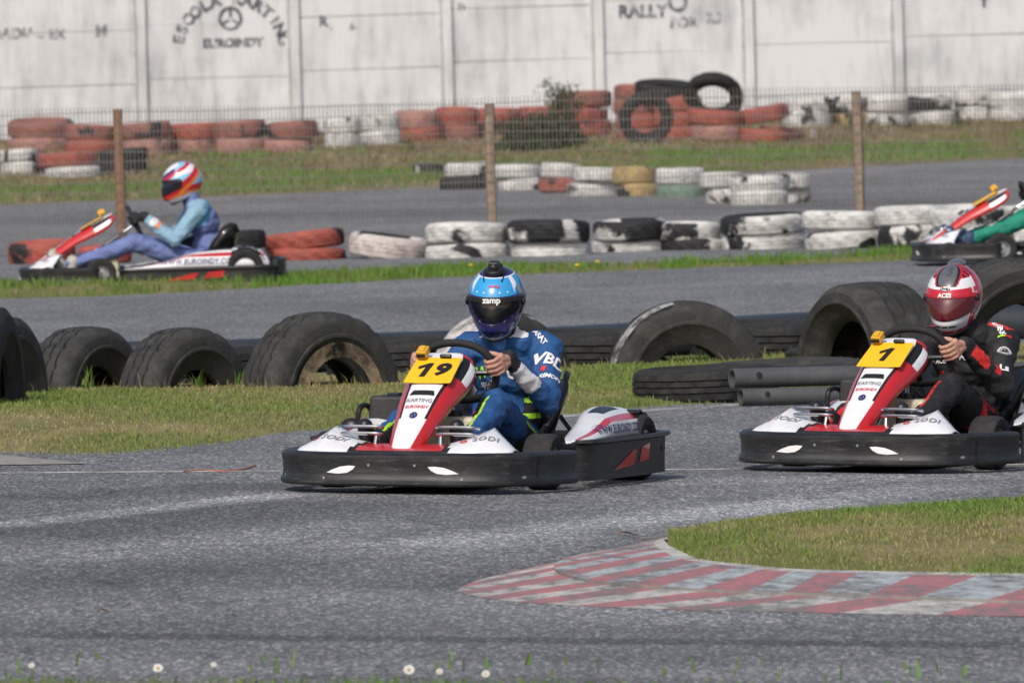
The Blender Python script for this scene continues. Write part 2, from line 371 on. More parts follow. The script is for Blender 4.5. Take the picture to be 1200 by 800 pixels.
# ------------------------------------------------------------------ shared materials
BLK = M('black_plastic', (.013, .013, .014), .45, var=.35, scale=9, bump=.12, bscale=160, dirt=.12)
def scuffed():
    m, nt, nd, lk, b = new_mat('scuffed_black_plastic'); tc = N(nd, 'ShaderNodeTexCoord'); mp = N(nd, 'ShaderNodeMapping'); mp.inputs['Scale'].default_value = (2.5, 2.5, 26); mp.inputs['Rotation'].default_value = (.06, -.05, 0); lk.new(tc.outputs['Object'], mp.inputs['Vector'])
    a = N(nd, 'ShaderNodeTexNoise'); setin(a, Scale=3.2, Detail=9, Roughness=.78); lk.new(mp.outputs[0], a.inputs['Vector'])
    c = N(nd, 'ShaderNodeTexNoise'); setin(c, Scale=7, Detail=7, Roughness=.7); lk.new(tc.outputs['Object'], c.inputs['Vector'])
    rp = N(nd, 'ShaderNodeValToRGB'); e = rp.color_ramp.elements; e[0].position = .52; e[0].color = (.011, .011, .012, 1); e[1].position = .78; e[1].color = (.11, .11, .108, 1); q = e.new(.62); q.color = (.022, .022, .023, 1)
    ad = N(nd, 'ShaderNodeMath', operation='MULTIPLY_ADD'); ad.inputs[1].default_value = .45; lk.new(c.outputs['Fac'], ad.inputs[0]); m2 = N(nd, 'ShaderNodeMath', operation='MULTIPLY'); m2.inputs[1].default_value = .68; lk.new(a.outputs['Fac'], m2.inputs[0]); lk.new(m2.outputs[0], ad.inputs[2])
    lk.new(ad.outputs[0], rp.inputs['Fac']); lk.new(rp.outputs['Color'], b.inputs['Base Color'])
    mr = N(nd, 'ShaderNodeMapRange'); setin(mr, From_Min=.4, From_Max=.7, To_Min=.32, To_Max=.62); lk.new(ad.outputs[0], mr.inputs['Value']); lk.new(mr.outputs[0], b.inputs['Roughness'])
    bp = N(nd, 'ShaderNodeBump'); setin(bp, Strength=.25, Distance=.006); lk.new(a.outputs['Fac'], bp.inputs['Height']); lk.new(bp.outputs[0], b.inputs['Normal']); return m
BLK = scuffed()
BLK2 = M('black_satin', (.012, .012, .013), .38, var=.3)
RUB = M('tyre_rubber', (.019, .019, .020), .75, var=.35, scale=6, bump=.3, bscale=70, dirt=.18, spec=.35)
RUBG = M('grey_dusty_rubber', (.034, .034, .033), .78, var=.5, scale=3, bump=.3, bscale=40, dirt=.32, spec=.35)
WHT = M('white_gloss_plastic', (.72, .72, .74), .28, var=.08, coat=.3, dirt=.12)
RED = M('red_gloss_plastic', (.50, .018, .022), .28, var=.12, coat=.3, dirt=.06)
YEL = M('yellow_plate', (.86, .47, .012), .45, var=.08)
CHR = M('chrome', (.62, .62, .64), .16, metal=1, var=.1)
STL = M('grey_steel', (.25, .25, .26), .4, metal=.9, var=.2)
CRM = M('cream_tank_plastic', (.55, .50, .36), .45, var=.15)
GRYT = M('grey_print', (.22, .22, .24), .5); NAVYT = M('navy_print', (.02, .03, .12), .5)
WPR = M('white_print', (.75, .75, .75), .6, var=.05); RPR = M('red_print', (.6, .02, .03), .6, var=.05); LIM = M('lime_print', (.42, .80, .02), .6, var=.05)
KPR = M('black_print', (.008, .008, .008), .55, var=.05)
SKIN = M('skin', (.46, .24, .17), .5, var=.15, scale=30, bump=.1, bscale=200)

# ------------------------------------------------------------------ go-kart
YAW_X = lambda a: None
def make_kart():
    k = empty('go_kart')
    # floor and frame tubes
    MB().box((.35, 0, .045), (1.1, .46, .012)).box((.95, 0, .05), (.16, .62, .012)).build('floor_pan', BLK2, k)
    fr = MB()
    for s in (-1, 1):
        fr.tube(smoothpath([(1.0, .2*s, .07), (.6, .27*s, .07), (.2, .3*s, .075), (-.4, .31*s, .085), (-.72, .3*s, .09)], 5), .015, 8)
        fr.tube([(.54, .28*s, .08), (.54, .42*s, .12)], .016, 8)
        fr.tube(smoothpath([(.95, .3*s, .12), (1.06, .3*s, .12)], 2), .012, 8)
    fr.tube([(-.54, -.52, .135), (-.54, .52, .135)], .02, 10); fr.tube([(.62, -.28, .075), (.62, .28, .075)], .014, 8); fr.tube([(-.3, -.31, .08), (-.3, .31, .08)], .014, 8)
    fr.build('chassis_frame', STL, k)
    # wheels
    def wheel(x, y, r, w):
        h = w/2; prof = [(r*.52, -h*.85), (r*.72, -h), (r*.9, -h*.97), (r*.98, -h*.8), (r, -h*.5), (r, h*.5), (r*.98, h*.8), (r*.9, h*.97), (r*.72, h), (r*.52, h*.85)]
        mx = Matrix.Translation((x, y, r)) @ Matrix.Rotation(PI/2, 4, 'X')
        o = MB().lathe(prof, 40, mx).build('wheel', RUB, k)
        rim = MB().lathe([(r*.53, -h*.8), (r*.5, -h*.8), (r*.42, -h*.2), (r*.15, -h*.3), (.01, -h*.3), (.01, h*.3), (r*.15, h*.3), (r*.42, h*.2), (r*.5, h*.8), (r*.53, h*.8)], 28, mx)
        for q in range(5):
            a = q*2*PI/5
            for sg in (-1, 1): rim.capsule(mx @ Vector((r*.27*math.cos(a), r*.27*math.sin(a), sg*h*.22)), .006, mx @ Vector((r*.27*math.cos(a), r*.27*math.sin(a), sg*h*.36)), .005, 6)
        rim.build('rim', M('rim_grey', (.45, .45, .46), .35, metal=.6), o)
    for s in (-1, 1): wheel(.54, .46*s, .117, .125); wheel(-.54, .49*s, .14, .19)
    # front bumper band
    half = [(1.15, 0), (1.15, .18), (1.125, .34), (1.06, .46), (.92, .55), (.76, .60), (.67, .618), (.60, .622), (.565, .60), (.555, .56)]
    path = [(x, -y) for x, y in reversed(half[1:])] + half
    path = [(p.x, p.y) for p in smoothpath([(a, b) for a, b in path], 5)]
    prof = [(-.012, .032), (.004, .034), (.011, .042), (.011, .054), (.003, .062), (.0, .085), (.001, .125), (.007, .146), (.006, .158), (-.006, .168), (-.040, .171), (-.052, .162), (-.030, .15), (-.026, .06), (-.03, .034)]
    fb = MB().sweep(path, prof)
    fbo = fb.build('front_bumper', BLK, k); bfb = bvh_of(fbo.data)
    for s in (-1, 1):
        # pale lens-shaped slots, panel joints, rivets
        yc = .225*s
        lens = [(-.062, -.013), (-.01, -.017), (.03, -.013), (.055, .0), (.068, .015), (.04, .017), (.0, .012), (-.035, .0)]
        lens = [(a*-s, b) for a, b in lens]
        decal('marker_slot', poly2d(lens if s < 0 else lens[::-1], .02), frame((1.4, yc, .100), (0, 1, 0), (0, 0, 1)), bfb, WPR, fbo, .003)
        decal('panel_joint', poly2d([(-.004, -.08), (.004, -.08), (.016, .07), (.008, .07)], .02), frame((.92, s*.9, .104), (-s, 0, 0), (0, 0, 1)), bfb, KPR, fbo, .002, .8)
        for yy, zz in ((.52, .07), (.30, .065), (.1, .12)):
            decal('rivet', ring2d(.0005, .006, 10), frame((1.4, yy*s, zz), (0, 1, 0), (0, 0, 1)), bfb, GRYT, fbo, .003)
    # nose panel over the bumper: red middle, white peaks
    ny, nx = 61, 9; vs = []; fs = []; mi = []
    ph = [(abs(y), x) for x, y in half[:8]]
    for i in range(ny):
        y = -.47 + .94*i/(ny-1); a = abs(y); xf = lerp([q[0] for q in ph], [q[1] for q in ph], a) - .05
        depth = lerp([0, .2, .33, .47], [.24, .24, .25, .10], a); zr = lerp([0, .17, .25, .345, .47], [.195, .20, .228, .268, .170], a)
        for j in range(nx):
            t = j/(nx-1); vs.append((xf-depth*t, y, .166 + (zr-.166)*(t**.8) + .012*math.sin(PI*t)))
    for i in range(ny-1):
        for j in range(nx-1):
            fs.append((i*nx+j, (i+1)*nx+j, (i+1)*nx+j+1, i*nx+j+1)); y = -.47+.94*(i+.5)/(ny-1); a = abs(y); t = (j+.5)/(nx-1)
            mi.append(2 if .20 < a+t*.06 < .225 or (a < .2 and t < .12) else (1 if a+t*.06 < .20 else 0))
    mb = MB(); mb.add(vs, fs); mb.m = mi
    o = mb.build('nose_panel', [WHT, RED, KPR], k); sd = o.modifiers.new('Solidify', 'SOLIDIFY'); sd.thickness = .006; sd.offset = -1
    bnp = bvh_of(o.data)
    for s in (-1, 1):
        zf = Vector((.8, .18*s, .55)); xf_ = Vector((-.25*s, 1, 0)); f = frame(Vector((.97, .335*s, .226))+zf*.3, xf_, zf.cross(xf_))
        decal('lettering', text2d('SODI', .044, .0012, .1, 1.15), f @ Matrix.Translation((.018, .0, 0)), bnp, GRYT, o, .003)
        decal('lettering', ring2d(.008, .017, 8), f @ Matrix.Translation((-.075, .0, 0)), bnp, RPR, o, .003)
    # steering fairing: narrow white tongue widening to the number plate
    st = [(1.045, .175, .055, .035), (1.0, .218, .072, .045), (.88, .305, .094, .055), (.76, .392, .114, .065), (.66, .450, .130, .075), (.56, .506, .140, .08), (.49, .543, .138, .07), (.445, .562, .118, .04)]
    st = smoothpath(st, 4); cr = [(-1, -1.15), (-.99, -.85), (-.86, -.46), (-.64, -.12), (-.54, -.02), (-.3, .02), (0, .03), (.3, .02), (.54, -.02), (.64, -.12), (.86, -.46), (.99, -.85), (1, -1.15)]
    vs = []; fs = []; mi = []; m = len(cr)
    for i, p in enumerate(st):
        a = st[max(i-1, 0)]; b = st[min(i+1, len(st)-1)]; t = Vector((b[0]-a[0], 0, b[1]-a[1])).normalized(); n = Vector((t.z, 0, -t.x)); n = n if n.z > 0 else -n
        for u, v in cr: vs.append(Vector((p[0], u*p[2], p[1])) + n*(v*p[3]))
    for i in range(len(st)-1):
        for j in range(m-1):
            fs.append((i*m+j, (i+1)*m+j, (i+1)*m+j+1, i*m+j+1)); u = abs((cr[j][0]+cr[j+1][0])/2)
            late = i > len(st)*.60
            if u < (.62 if i < len(st)*.25 else .58): c = 0
            elif u < .64: c = 2 if not late else 0
            elif u < .8: c = 1 if not late else (2 if i < len(st)-3 else 0)
            elif u < .95: c = 0 if late and i < len(st)*.86 else 1
            else: c = 1
            if late and u < .3: c = 0
            if i > len(st)-4: c = 1 if u > .6 else 0
            mi.append(c)
    mb = MB(); mb.add(vs, fs); mb.m = mi
    na = mb.build('steering_fairing', [WHT, RED, KPR], k, autosm=60); sd = na.modifiers.new('Solidify', 'SOLIDIFY'); sd.thickness = .006; sd.offset = -1
    bna = bvh_of(na.data); bx = Vector((0, 1, 0)); by = Vector((-.83, 0, .555)).normalized()
    def nf(x, y, z=None): return frame(Vector((x, y, 1.0)), bx, Vector((-1, 0, 0)))
    decal('air_slot', poly2d([(-.055, -.014), (.055, -.014), (.045, .014), (-.045, .014)], .02), nf(.745, 0), bna, KPR, na, .003, 1)
    decal('lettering', text2d('KARTING', .026, .0005), nf(.79, .0), bna, GRYT, na, .003, 1)
    decal('lettering', text2d('EUROINDY', .020, .0004), nf(.825, .0), bna, RPR, na, .003, 1)
    decal('emblem', ring2d(.008, .017, 20), nf(.87, .0), bna, NAVYT, na, .003, 1)
    decal('emblem', ring2d(.0005, .006, 12), nf(.87, .0), bna, NAVYT, na, .003, 1)
    # number plate
    pz = lambda x: lerp([p[0] for p in st][::-1], [p[1] for p in st][::-1], x)
    c0 = Vector((.60, 0, pz(.60)+.008)); dv = Vector((-.215, 0, pz(.492)-pz(.707))).normalized()
    pf = frame(c0, (0, 1, 0), dv)
    pl = MB().prism([(-.098, -.104), (.098, -.104), (.104, -.097), (.098, .093), (.090, .10), (-.090, .10), (-.098, .093), (-.104, -.097)], .006, pf).build('number_plate', YEL, k, smooth=False, bevel=.002)
    k['_pf'] = [list(r) for r in pf]
    # timing box and little clamp on the plate
    tb = MB().box(pf @ Vector((-.072, .10, .03)), (.045, .055, .032), pf.to_3x3()); tb.box(pf @ Vector((-.072, .10, .048)), (.026, .04, .010), pf.to_3x3())
    tbo = tb.build('timing_box', M('dark_yellow_box', (.62, .34, .02), .4), k, smooth=False, bevel=.004)
    MB().box(pf @ Vector((-.072, .068, .030)), (.036, .006, .014), pf.to_3x3()).build('label_strip', KPR, tbo, smooth=False)
    cl = MB().capsule(pf @ Vector((.01, .095, .015)), .009, pf @ Vector((.045, .095, .015)), .009, 8); cl.build('plate_clamp', BLK2, k)
    # wheel + column
    WC = Vector((.27, 0, .475)); v = Vector((.42, 0, .907)).normalized(); nrm = Vector((-.907, 0, .42)).normalized()
    sw = MB(); pts = []
    for i in range(40):
        a = 2*PI*i/40; rr = .158 - .02*max(0, math.sin(a))**4 - .03*max(0, -math.sin(a))**3
        pts.append(WC + Vector((0, 1, 0))*math.cos(a)*rr*1.04 + v*math.sin(a)*rr)
    sw.tube(pts, .0165, 12, closed=True)
    so = sw.build('steering_wheel', M('black_suede', (.012, .012, .013), .75), k)
    sp = MB()
    for a in (R(0), R(180), R(270)): sp.capsule(WC-nrm*.01, .014, WC + Vector((0, 1, 0))*math.cos(a)*.15 + v*math.sin(a)*.125, .011, 8)
    sp.lathe([(.001, -.02), (.05, -.02), (.055, .0), (.05, .012), (.001, .014)], 20, frame(WC, (0, 1, 0), v), closed=False)
    sp.build('spoke_hub', BLK2, so)
    MB().tube([WC-nrm*.01, Vector((.80, 0, .13))], .0105, 10).tube([(.62, -.1, .085), WC-nrm*.10], .009, 8).tube([(.62, .1, .085), WC-nrm*.10], .009, 8).build('steering_column', CHR, k)
    # tank, pedals, foot bars
    ft = MB().box((.50, .04, .185), (.20, .29, .23), taper=.88).build('fuel_tank', CRM, k, smooth=False, bevel=.018)
    MB().lathe([(.001, 0), (.03, 0), (.03, .025), (.001, .025)], 16, Matrix.Translation((.50, .06, .30)), closed=False).build('tank_cap', BLK2, ft)
    for s in (-1, 1):
        pb = MB()
        for dz in (0, .028): pb.tube(smoothpath([(.90, s*.125, .235+dz), (.935, s*.125, .24+dz), (.94, s*.20, .242+dz), (.935, s*.285, .24+dz), (.90, s*.295, .235+dz)], 4), .008, 8)
        pb.tube([(.93, s*.14, .24), (.98, s*.15, .06)], .008, 8)
        pb.build('pedal', CHR, k)
    # seat shell
    sp_ = smoothpath([(.02, .10), (-.06, .075), (-.20, .065), (-.33, .085), (-.41, .17), (-.455, .28), (-.49, .385), (-.50, .40)], 4)
    vs = []; fs = []; nu = 17
    for i, p in enumerate(sp_):
        t = i/(len(sp_)-1); a = sp_[max(i-1, 0)]; b = sp_[min(i+1, len(sp_)-1)]; tt = Vector((b[0]-a[0], 0, b[1]-a[1])).normalized(); n = Vector((-tt.z, 0, tt.x)); n = n if (n.z > 0 or n.x > 0) else -n
        if n.x < 0 and t > .5: n = -n
        hw = lerp([0, .2, .5, .8, 1], [.17, .19, .215, .262, .225], t); up = lerp([0, .15, .4, .7, .9, 1], [.02, .10, .17, .16, .09, .03], t)
        for j in range(nu):
            u = -1+2*j/(nu-1); vs.append(Vector((p[0], hw*(math.sin(u*PI/2)*.9 + u*.12), p[1])) + n*up*abs(u)**3.2)
    for i in range(len(sp_)-1):
        for j in range(nu-1): fs.append((i*nu+j, i*nu+j+1, (i+1)*nu+j+1, (i+1)*nu+j))
    se = MB().add(vs, fs).build('seat', M('seat_black', (.010, .010, .011), .22, coat=.4), k); sd = se.modifiers.new('Solidify', 'SOLIDIFY'); sd.thickness = .012
    rim = MB(); ed = [vs[i*nu+nu-1] for i in range(len(sp_))]; ed2 = [vs[i*nu] for i in range(len(sp_))]
    rim.tube([x+Vector((0, .004, 0)) for x in ed], .012, 8).tube([x-Vector((0, .004, 0)) for x in ed2], .012, 8).tube([vs[(len(sp_)-1)*nu+j] for j in range(nu)], .012, 8)
    rim.build('seat_rim', BLK2, se)
    for s in (-1, 1): MB().tube([(-.40, .235*s, .27), (-.60, .30*s, .10)], .011, 8).build('seat_stay', CHR, k)
    # side pods
    for s in (-1, 1):
        sp2 = [(.38, .545), (.34, .585), (.2, .602), (-.2, .612), (-.54, .604), (-.66, .592), (-.73, .55), (-.745, .50)]
        pth = [(p.x, s*p.y) for p in smoothpath(sp2, 5)]
        if s < 0: pth = pth[::-1]
        # outward must point away from the kart: path runs front to back on the left
        pr = [(-.0, .032), (.008, .05), (.008, .15), (.004, .185), (-.012, .202), (-.045, .204), (-.05, .19), (-.026, .18), (-.024, .06), (-.026, .032)]
        pr2 = [(-o, z) for o, z in pr] if True else pr
        mbp = MB().sweep(pth, pr2); pod = mbp.build('side_bumper', BLK, k); bp = bvh_of(pod.data)
        fx = lambda x, z: frame((x, s*1.0, z), (-s, 0, 0), (0, 0, 1))
        wins = [[(-.16, -.048), (.10, -.035), (.135, .030), (.09, .026)], [(.175, -.028), (.315, -.018), (.335, .052), (.21, .036)]]
        for w in wins:
            w = [(a*1.0*(s), b) for a, b in w]
            decal('red_window', poly2d(w if s > 0 else w[::-1], .03), fx(-.05, .115), bp, RED, pod, .003)
            c = [(sum(q[0] for q in w)/4, sum(q[1] for q in w)/4)][0]
        decal('slot', poly2d([(-.03, -.015), (.03, -.012), (.036, .012), (-.026, .012)], .03), fx(-.60, .135), bp, KPR, pod, .003)
        # fairing on top: white with red edge and lettering
        xs = [.36, .25, .1, -.05, -.2, -.34, -.45, -.54, -.62, -.69, -.72]; zi = [.19, .205, .222, .250, .288, .308, .312, .305, .288, .255, .22]; yi = [.50, .46, .43, .41, .39, .38, .38, .39, .41, .45, .48]
        q = smoothpath(list(zip(xs, yi, zi)), 3); cs = [0, .12, .3, .45, .60, .70, .78, .82, .9, 1.0]; vs = []; fs = []; mi = []; m = len(cs)
        for p in q:
            yo = lerp([r_[0] for r_ in sp2][::-1], [r_[1] for r_ in sp2][::-1], p[0])-.030; zo = .200; zk = min(p[2], zo+.062)
            for c in cs:
                bul = .016*math.sin(PI*min(1, c/.78))*max(0, min(1, (p[2]-.19)/.08))
                vs.append((p[0], s*(p[1]+(yo-.022-p[1])*c/.78 if c <= .78 else yo-.022*(1-c)/.22), (p[2]+(zk-p[2])*((c/.78)**1.2)+bul) if c <= .78 else zk+(zo-zk)*(c-.78)/.22)) if s > 0 else vs.append((p[0], -(p[1]+(yo-.022-p[1])*c/.78 if c <= .78 else yo-.022*(1-c)/.22), (p[2]+(zk-p[2])*((c/.78)**1.2)+bul) if c <= .78 else zk+(zo-zk)*(c-.78)/.22))
        for i in range(len(q)-1):
            for j in range(m-1):
                fs.append((i*m+j, (i+1)*m+j, (i+1)*m+j+1, i*m+j+1)); c = (cs[j]+cs[j+1])/2
                t = i/len(q)
                mi.append(1 if (.60 < c < .78 and t < .86) else (2 if .12 < c < .5 and .36 < t < .55 else 0))
        mb = MB(); mb.add(vs, fs); mb.m = mi
        fa = mb.build('side_fairing', [WHT, RED, BLK2], k); sd = fa.modifiers.new('Solidify', 'SOLIDIFY'); sd.thickness = .006
        bf = bvh_of(fa.data); 
        F = frame((-.19, s*.98, .231), (-s, 0, 0), (0, 0, 1))
        decal('lettering', text2d('WWW.EUROINDY.COM', .049, .0016, .15, 1.08), F, bf, NAVYT, fa, .004, 1)
        decal('lettering', text2d('KART', .05, .001, .2, 1.05), frame((-.60, s*.52, .7), (-s, 0, 0), (0, -s, 0)), bf, RPR, fa, .004, 1)
        # rear mudguard hoop
        hoop = []
        for i in range(11):
            a = PI*(.12+.62*i/10); hoop.append(Vector((-.545+.155*math.cos(PI-a), s*.50, .135+.155*math.sin(a))))
        mg = MB()
        for i in range(10):
            a, b = hoop[i], hoop[i+1]; mg.add([a+Vector((0, -.07, 0)), a+Vector((0, .05, 0)), b+Vector((0, .05, 0)), b+Vector((0, -.07, 0))], [(0, 1, 2, 3)])
        g = mg.build('rear_mudguard', BLK2, k); sd = g.modifiers.new('Solidify', 'SOLIDIFY'); sd.thickness = .008
    rp_ = [(p.x, p.y) for p in smoothpath([(-.755, .51), (-.80, .43), (-.82, .2), (-.82, -.2), (-.80, -.43), (-.755, -.51)], 5)]
    MB().sweep(rp_, [(o, z) for o, z in [(.0, .07), (-.012, .09), (-.012, .17), (0, .195), (.03, .195), (.03, .07)]]).build('rear_bumper', BLK, k)
    # engine on the driver's right, tank loop, filter knob
    en = MB().box((-.17, -.43, .285), (.22, .17, .15), taper=.93); e = en.build('engine_cover', M('engine_black', (.016, .016, .017), .55, dirt=.2), k, smooth=False, bevel=.012)
    eb = MB().box((-.18, -.42, .17), (.26, .2, .1))
    for i in range(6): eb.box((-.06+.012*i, -.42, .18), (.004, .21, .10))
    eb.lathe([(.001, 0), (.05, 0), (.055, .02), (.05, .06), (.001, .06)], 20, Matrix.Translation((-.18, -.33, .2)) @ Matrix.Rotation(PI/2, 4, 'X'), closed=False)
    eb.build('engine_block', STL, k, smooth=False, bevel=.004)
    MB().box((-.17, -.43, .366), (.06, .05, .012)).build('cover_knob', BLK2, e, smooth=False, bevel=.003)
    MB().tube(smoothpath([(.0, -.53, .16), (.02, -.53, .27), (.0, -.525, .315), (-.1, -.52, .31), (-.25, -.5, .2)], 5), .012, 8).build('engine_guard', BLK2, k)
    kb = MB().ell((.02, -.56, .225), (.035, .05, .045)).tube([(.02, -.55, .22), (.05, -.49, .17), (.05, -.46, .12)], .011, 8); kb.build('intake_filter', BLK2, k)
    MB().tube(smoothpath([(-.1, -.5, .19), (-.35, -.55, .2), (-.6, -.42, .22), (-.72, -.25, .2)], 5), .025, 10).build('exhaust_pipe', STL, k)
    return k

def number(k, txt):
    pl = [c for c in k.children if c.name.split('.')[0] == 'number_plate'][0]
    pf = Matrix(k['_pf'])
    one = ([(-.015, -.055), (.009, -.055), (.023, .055), (.003, .055), (-.038, .026), (-.034, .006), (-.005, .024)], [(0, 1, 2, 6), (6, 2, 3), (3, 4, 5, 6)])
    F = pf @ Matrix.Translation((.002, -.006, .0085))
    if txt == '19':
        decal('race_number', one, F @ Matrix.Translation((-.035, 0, 0)), None, KPR, pl); decal('race_number', text2d('9', .126, .006, .12, 1.0), F @ Matrix.Translation((.034, .001, 0)), None, KPR, pl)
    else: decal('race_number', one, F, None, KPR, pl)

# ------------------------------------------------------------------ drivers
def head_frame(c, yaw, pitch): return Matrix.Translation(c) @ Matrix.Rotation(yaw, 4, 'Z') @ Matrix.Rotation(pitch, 4, 'Y')
def shell(az, el, k=1.0):
    a, e = R(az), R(el); x = .150*math.cos(e)*math.cos(a); y = .124*math.cos(e)*math.sin(a); z = .142*math.sin(e)
    if el < 6:
        t = min(1, (6-el)/34); f = max(0, math.cos(a))**1.3
        x += .045*t*f; y *= 1 - .10*t; z -= .028*t*t*(.35+.65*max(0, math.cos(a)))
    if el > 20: x -= .012*(el-20)/70
    if math.cos(a) < 0: x *= 1.04
    return Vector((x*k, y*k, z*k))

def make_person(label, suit_fn, suit_mats, helm_fn, helm_mats, visor, hc, hyaw, hpitch, lean, skin_hands=True, glove=None, shoe=None, visor_strip=KPR, seed=1, dz=0.0, tw=-.02):
    HF = head_frame(Vector(hc), hyaw, hpitch); ly = lean
    J = dict(pel=Vector((-.27, 0, .17)), bel=Vector((-.28, ly*.3, .28)), che=Vector((-.235, ly*.6, .445+dz)), nek=Vector((-.165, ly*.9, .585+dz)))
    b = MB(); rt = Matrix.Rotation(R(18), 3, 'Y')
    b.ell(J['pel'], (.15, .185, .12)); b.ell(J['bel'], (.125, .155, .15), rt); b.ell(J['che'], (.122, .162, .145), rt); b.ell(J['che']+Vector((.03, 0, .09)), (.092, .160, .075)); b.capsule(J['nek']+Vector((0, -.06, -.03)), .06, J['nek']+Vector((0, .06, -.03)), .06)
    b.capsule(J['nek']-Vector((.02, 0, .05)), .075, Vector(hc)-Vector((.03, 0, .06)), .058)
    parts = []   # (p0, p1, name) for painting
    WC = Vector((.27, 0, .475)); v = Vector((.42, 0, .907)).normalized(); nrm = Vector((-.907, 0, .42)).normalized(); Y = Vector((0, 1, 0))
    hands = MB()
    for s in (-1, 1):
        sh = Vector((-.185+s*tw, s*.160+ly*.8, .54+dz)); el = Vector((-.02, s*.252+ly*.55, .335+dz*.4))
        ang = R(12); rim = WC + Y*s*math.cos(ang)*.162 + v*math.sin(ang)*.155; rad = (Y*s*math.cos(ang)+v*math.sin(ang)).normalized(); T = (v*math.cos(ang)-Y*s*math.sin(ang)).normalized()
        wr = rim + rad*.045 + nrm*.075 - T*.015
        b.capsule(sh-Vector((.01, s*.05, .0)), .076, sh+Vector((.0, s*.01, -.01)), .068); b.capsule(sh, .066, el, .053); b.capsule(el, .055, wr, .037)
        parts += [(sh, el, 'uarm'), (el, wr, 'farm')]
        hip = Vector((-.23, s*.10, .155)); kn = Vector((.28, s*.165, .342)); an = Vector((.77, s*.20, .185))
        b.capsule(hip, .098, kn, .068); b.capsule(kn, .066, kn+(an-kn)*.35+Vector((0, 0, -.012)), .060); b.capsule(kn+(an-kn)*.3+Vector((0, 0, -.01)), .058, an, .043)
        parts += [(hip, kn, 'thigh'), (kn, an, 'shin')]
        # hand: palm, four curled fingers and a thumb round the rim
        h = hands; pc = rim + rad*.036 + nrm*.022
        h.capsule(pc+T*.026, .017, pc-T*.026, .016, 12); h.capsule(pc+T*.018-nrm*.02, .015, pc-T*.024-nrm*.02, .014, 12)
        h.capsule(pc+T*.012, .019, wr, .024, 12); h.capsule(pc-T*.016, .018, wr-T*.006, .023, 12)
        for q, (off, sc) in enumerate(((.031, .93), (.0105, 1.0), (-.010, .97), (-.030, .82))):
            o = rim + T*off
            ch = [o+rad*.036-nrm*.006, o+rad*.020-nrm*.030*sc, o-rad*.010*sc-nrm*.031*sc, o-rad*.027*sc-nrm*.010*sc, o-rad*.023*sc+nrm*.008]
            rr = [.0112, .0105, .0096, .0088, .0078]
            for i in range(4): h.capsule(ch[i], rr[i]*sc, ch[i+1], rr[i+1]*sc, 10, k=3)
        th = [pc+T*.012+nrm*.006, rim+rad*.014+nrm*.034+T*.034, rim-rad*.008+nrm*.031+T*.046, rim-rad*.024+nrm*.018+T*.048]
        for i in range(3): h.capsule(th[i], [.015, .012, .0105][i], th[i+1], [.012, .0105, .009][i], 10, k=3)
    # head inside the helmet
    hd = MB(); h3 = HF.to_3x3()
    def hp(*p): return HF @ Vector(p)
    hd.ell(hp(.0, 0, .0), (.098, .076, .108), h3); hd.ell(hp(.045, 0, -.055), (.055, .052, .05), h3)
    hd.capsule(hp(.094, 0, .018), .011, hp(.112, 0, -.018), .016, 10); hd.capsule(hp(.085, -.03, .028), .012, hp(.09, .03, .028), .012, 10)
    for s in (-1, 1): hd.ell(hp(.07, s*.035, -.015), (.028, .026, .02), h3); hd.ell(hp(.076, s*.031, .010), (.013, .0145, .0125), h3)
    hd.capsule(hp(-.01, 0, -.05), .056, J['nek'], .06)
    def remesh(mb, vox, sm):
        o = mb.build('tmp', SKIN); md = o.modifiers.new('r', 'REMESH'); md.mode = 'VOXEL'; md.voxel_size = vox
        s_ = o.modifiers.new('s', 'SMOOTH'); s_.factor = .5; s_.iterations = sm
        me = ev_mesh(o); bpy.data.objects.remove(o); return me
    m1 = remesh(b, .0075, 7); m2 = remesh(hands, .0030, 2); m3 = remesh(hd, .004, 3)
    # cloth creases
    bm = bmesh.new(); bm.from_mesh(m1); bm.normal_update()
    for vtx in bm.verts:
        c = vtx.co; w = .35
        for jn in ('el', 'kn'): pass
        n1 = noise.noise(Vector((c.x*16+seed*9, c.y*16, c.z*26))); n2 = noise.ridged_multi_fractal(Vector((c.x*9+seed*5, c.y*11, c.z*15)), 1, 2, 3, 1, 2) if True else 0
        vtx.co = c + vtx.normal*(.0065*n1 + .0085*(n2-1.0))
    bm.to_mesh(m1); bm.free()
    mats = list(suit_mats)
    def nearest(c):
        best = None
        for p0, p1, nm in parts:
            d = p1-p0; t = max(0, min(1, (c-p0).dot(d)/d.length_squared)); ds = (c-(p0+d*t)).length - (.02 if nm in ('thigh',) else 0)
            if best is None or ds < best[0]: best = (ds, nm, t, 1 if p0.y-ly*.5 > 0 else -1, c-(p0+d*t))
        tors = min((c-(J['bel']+(J['nek']-J['bel'])*t)).length for t in (0, .25, .5, .75)) - .09
        if tors < best[0]-.035 or (tors < best[0] and best[1] == 'thigh' and c.z > .24): return ('torso', (c.z-.2)/.35, 1 if c.y > 0 else -1, c-J['che'])
        return best[1:]
    allv = []; allf = []; am = []
    hand_i = len(mats); mats.append(glove or SKIN); skin_i = len(mats); mats.append(SKIN); dk = len(mats); mats.append(M('balaclava_black', (.012, .012, .014), .9)); ey = len(mats); mats.append(M('eye_white', (.6, .6, .58), .3)); ir = len(mats); mats.append(M('eye_dark', (.02, .015, .01), .2))
    HI = HF.inverted()
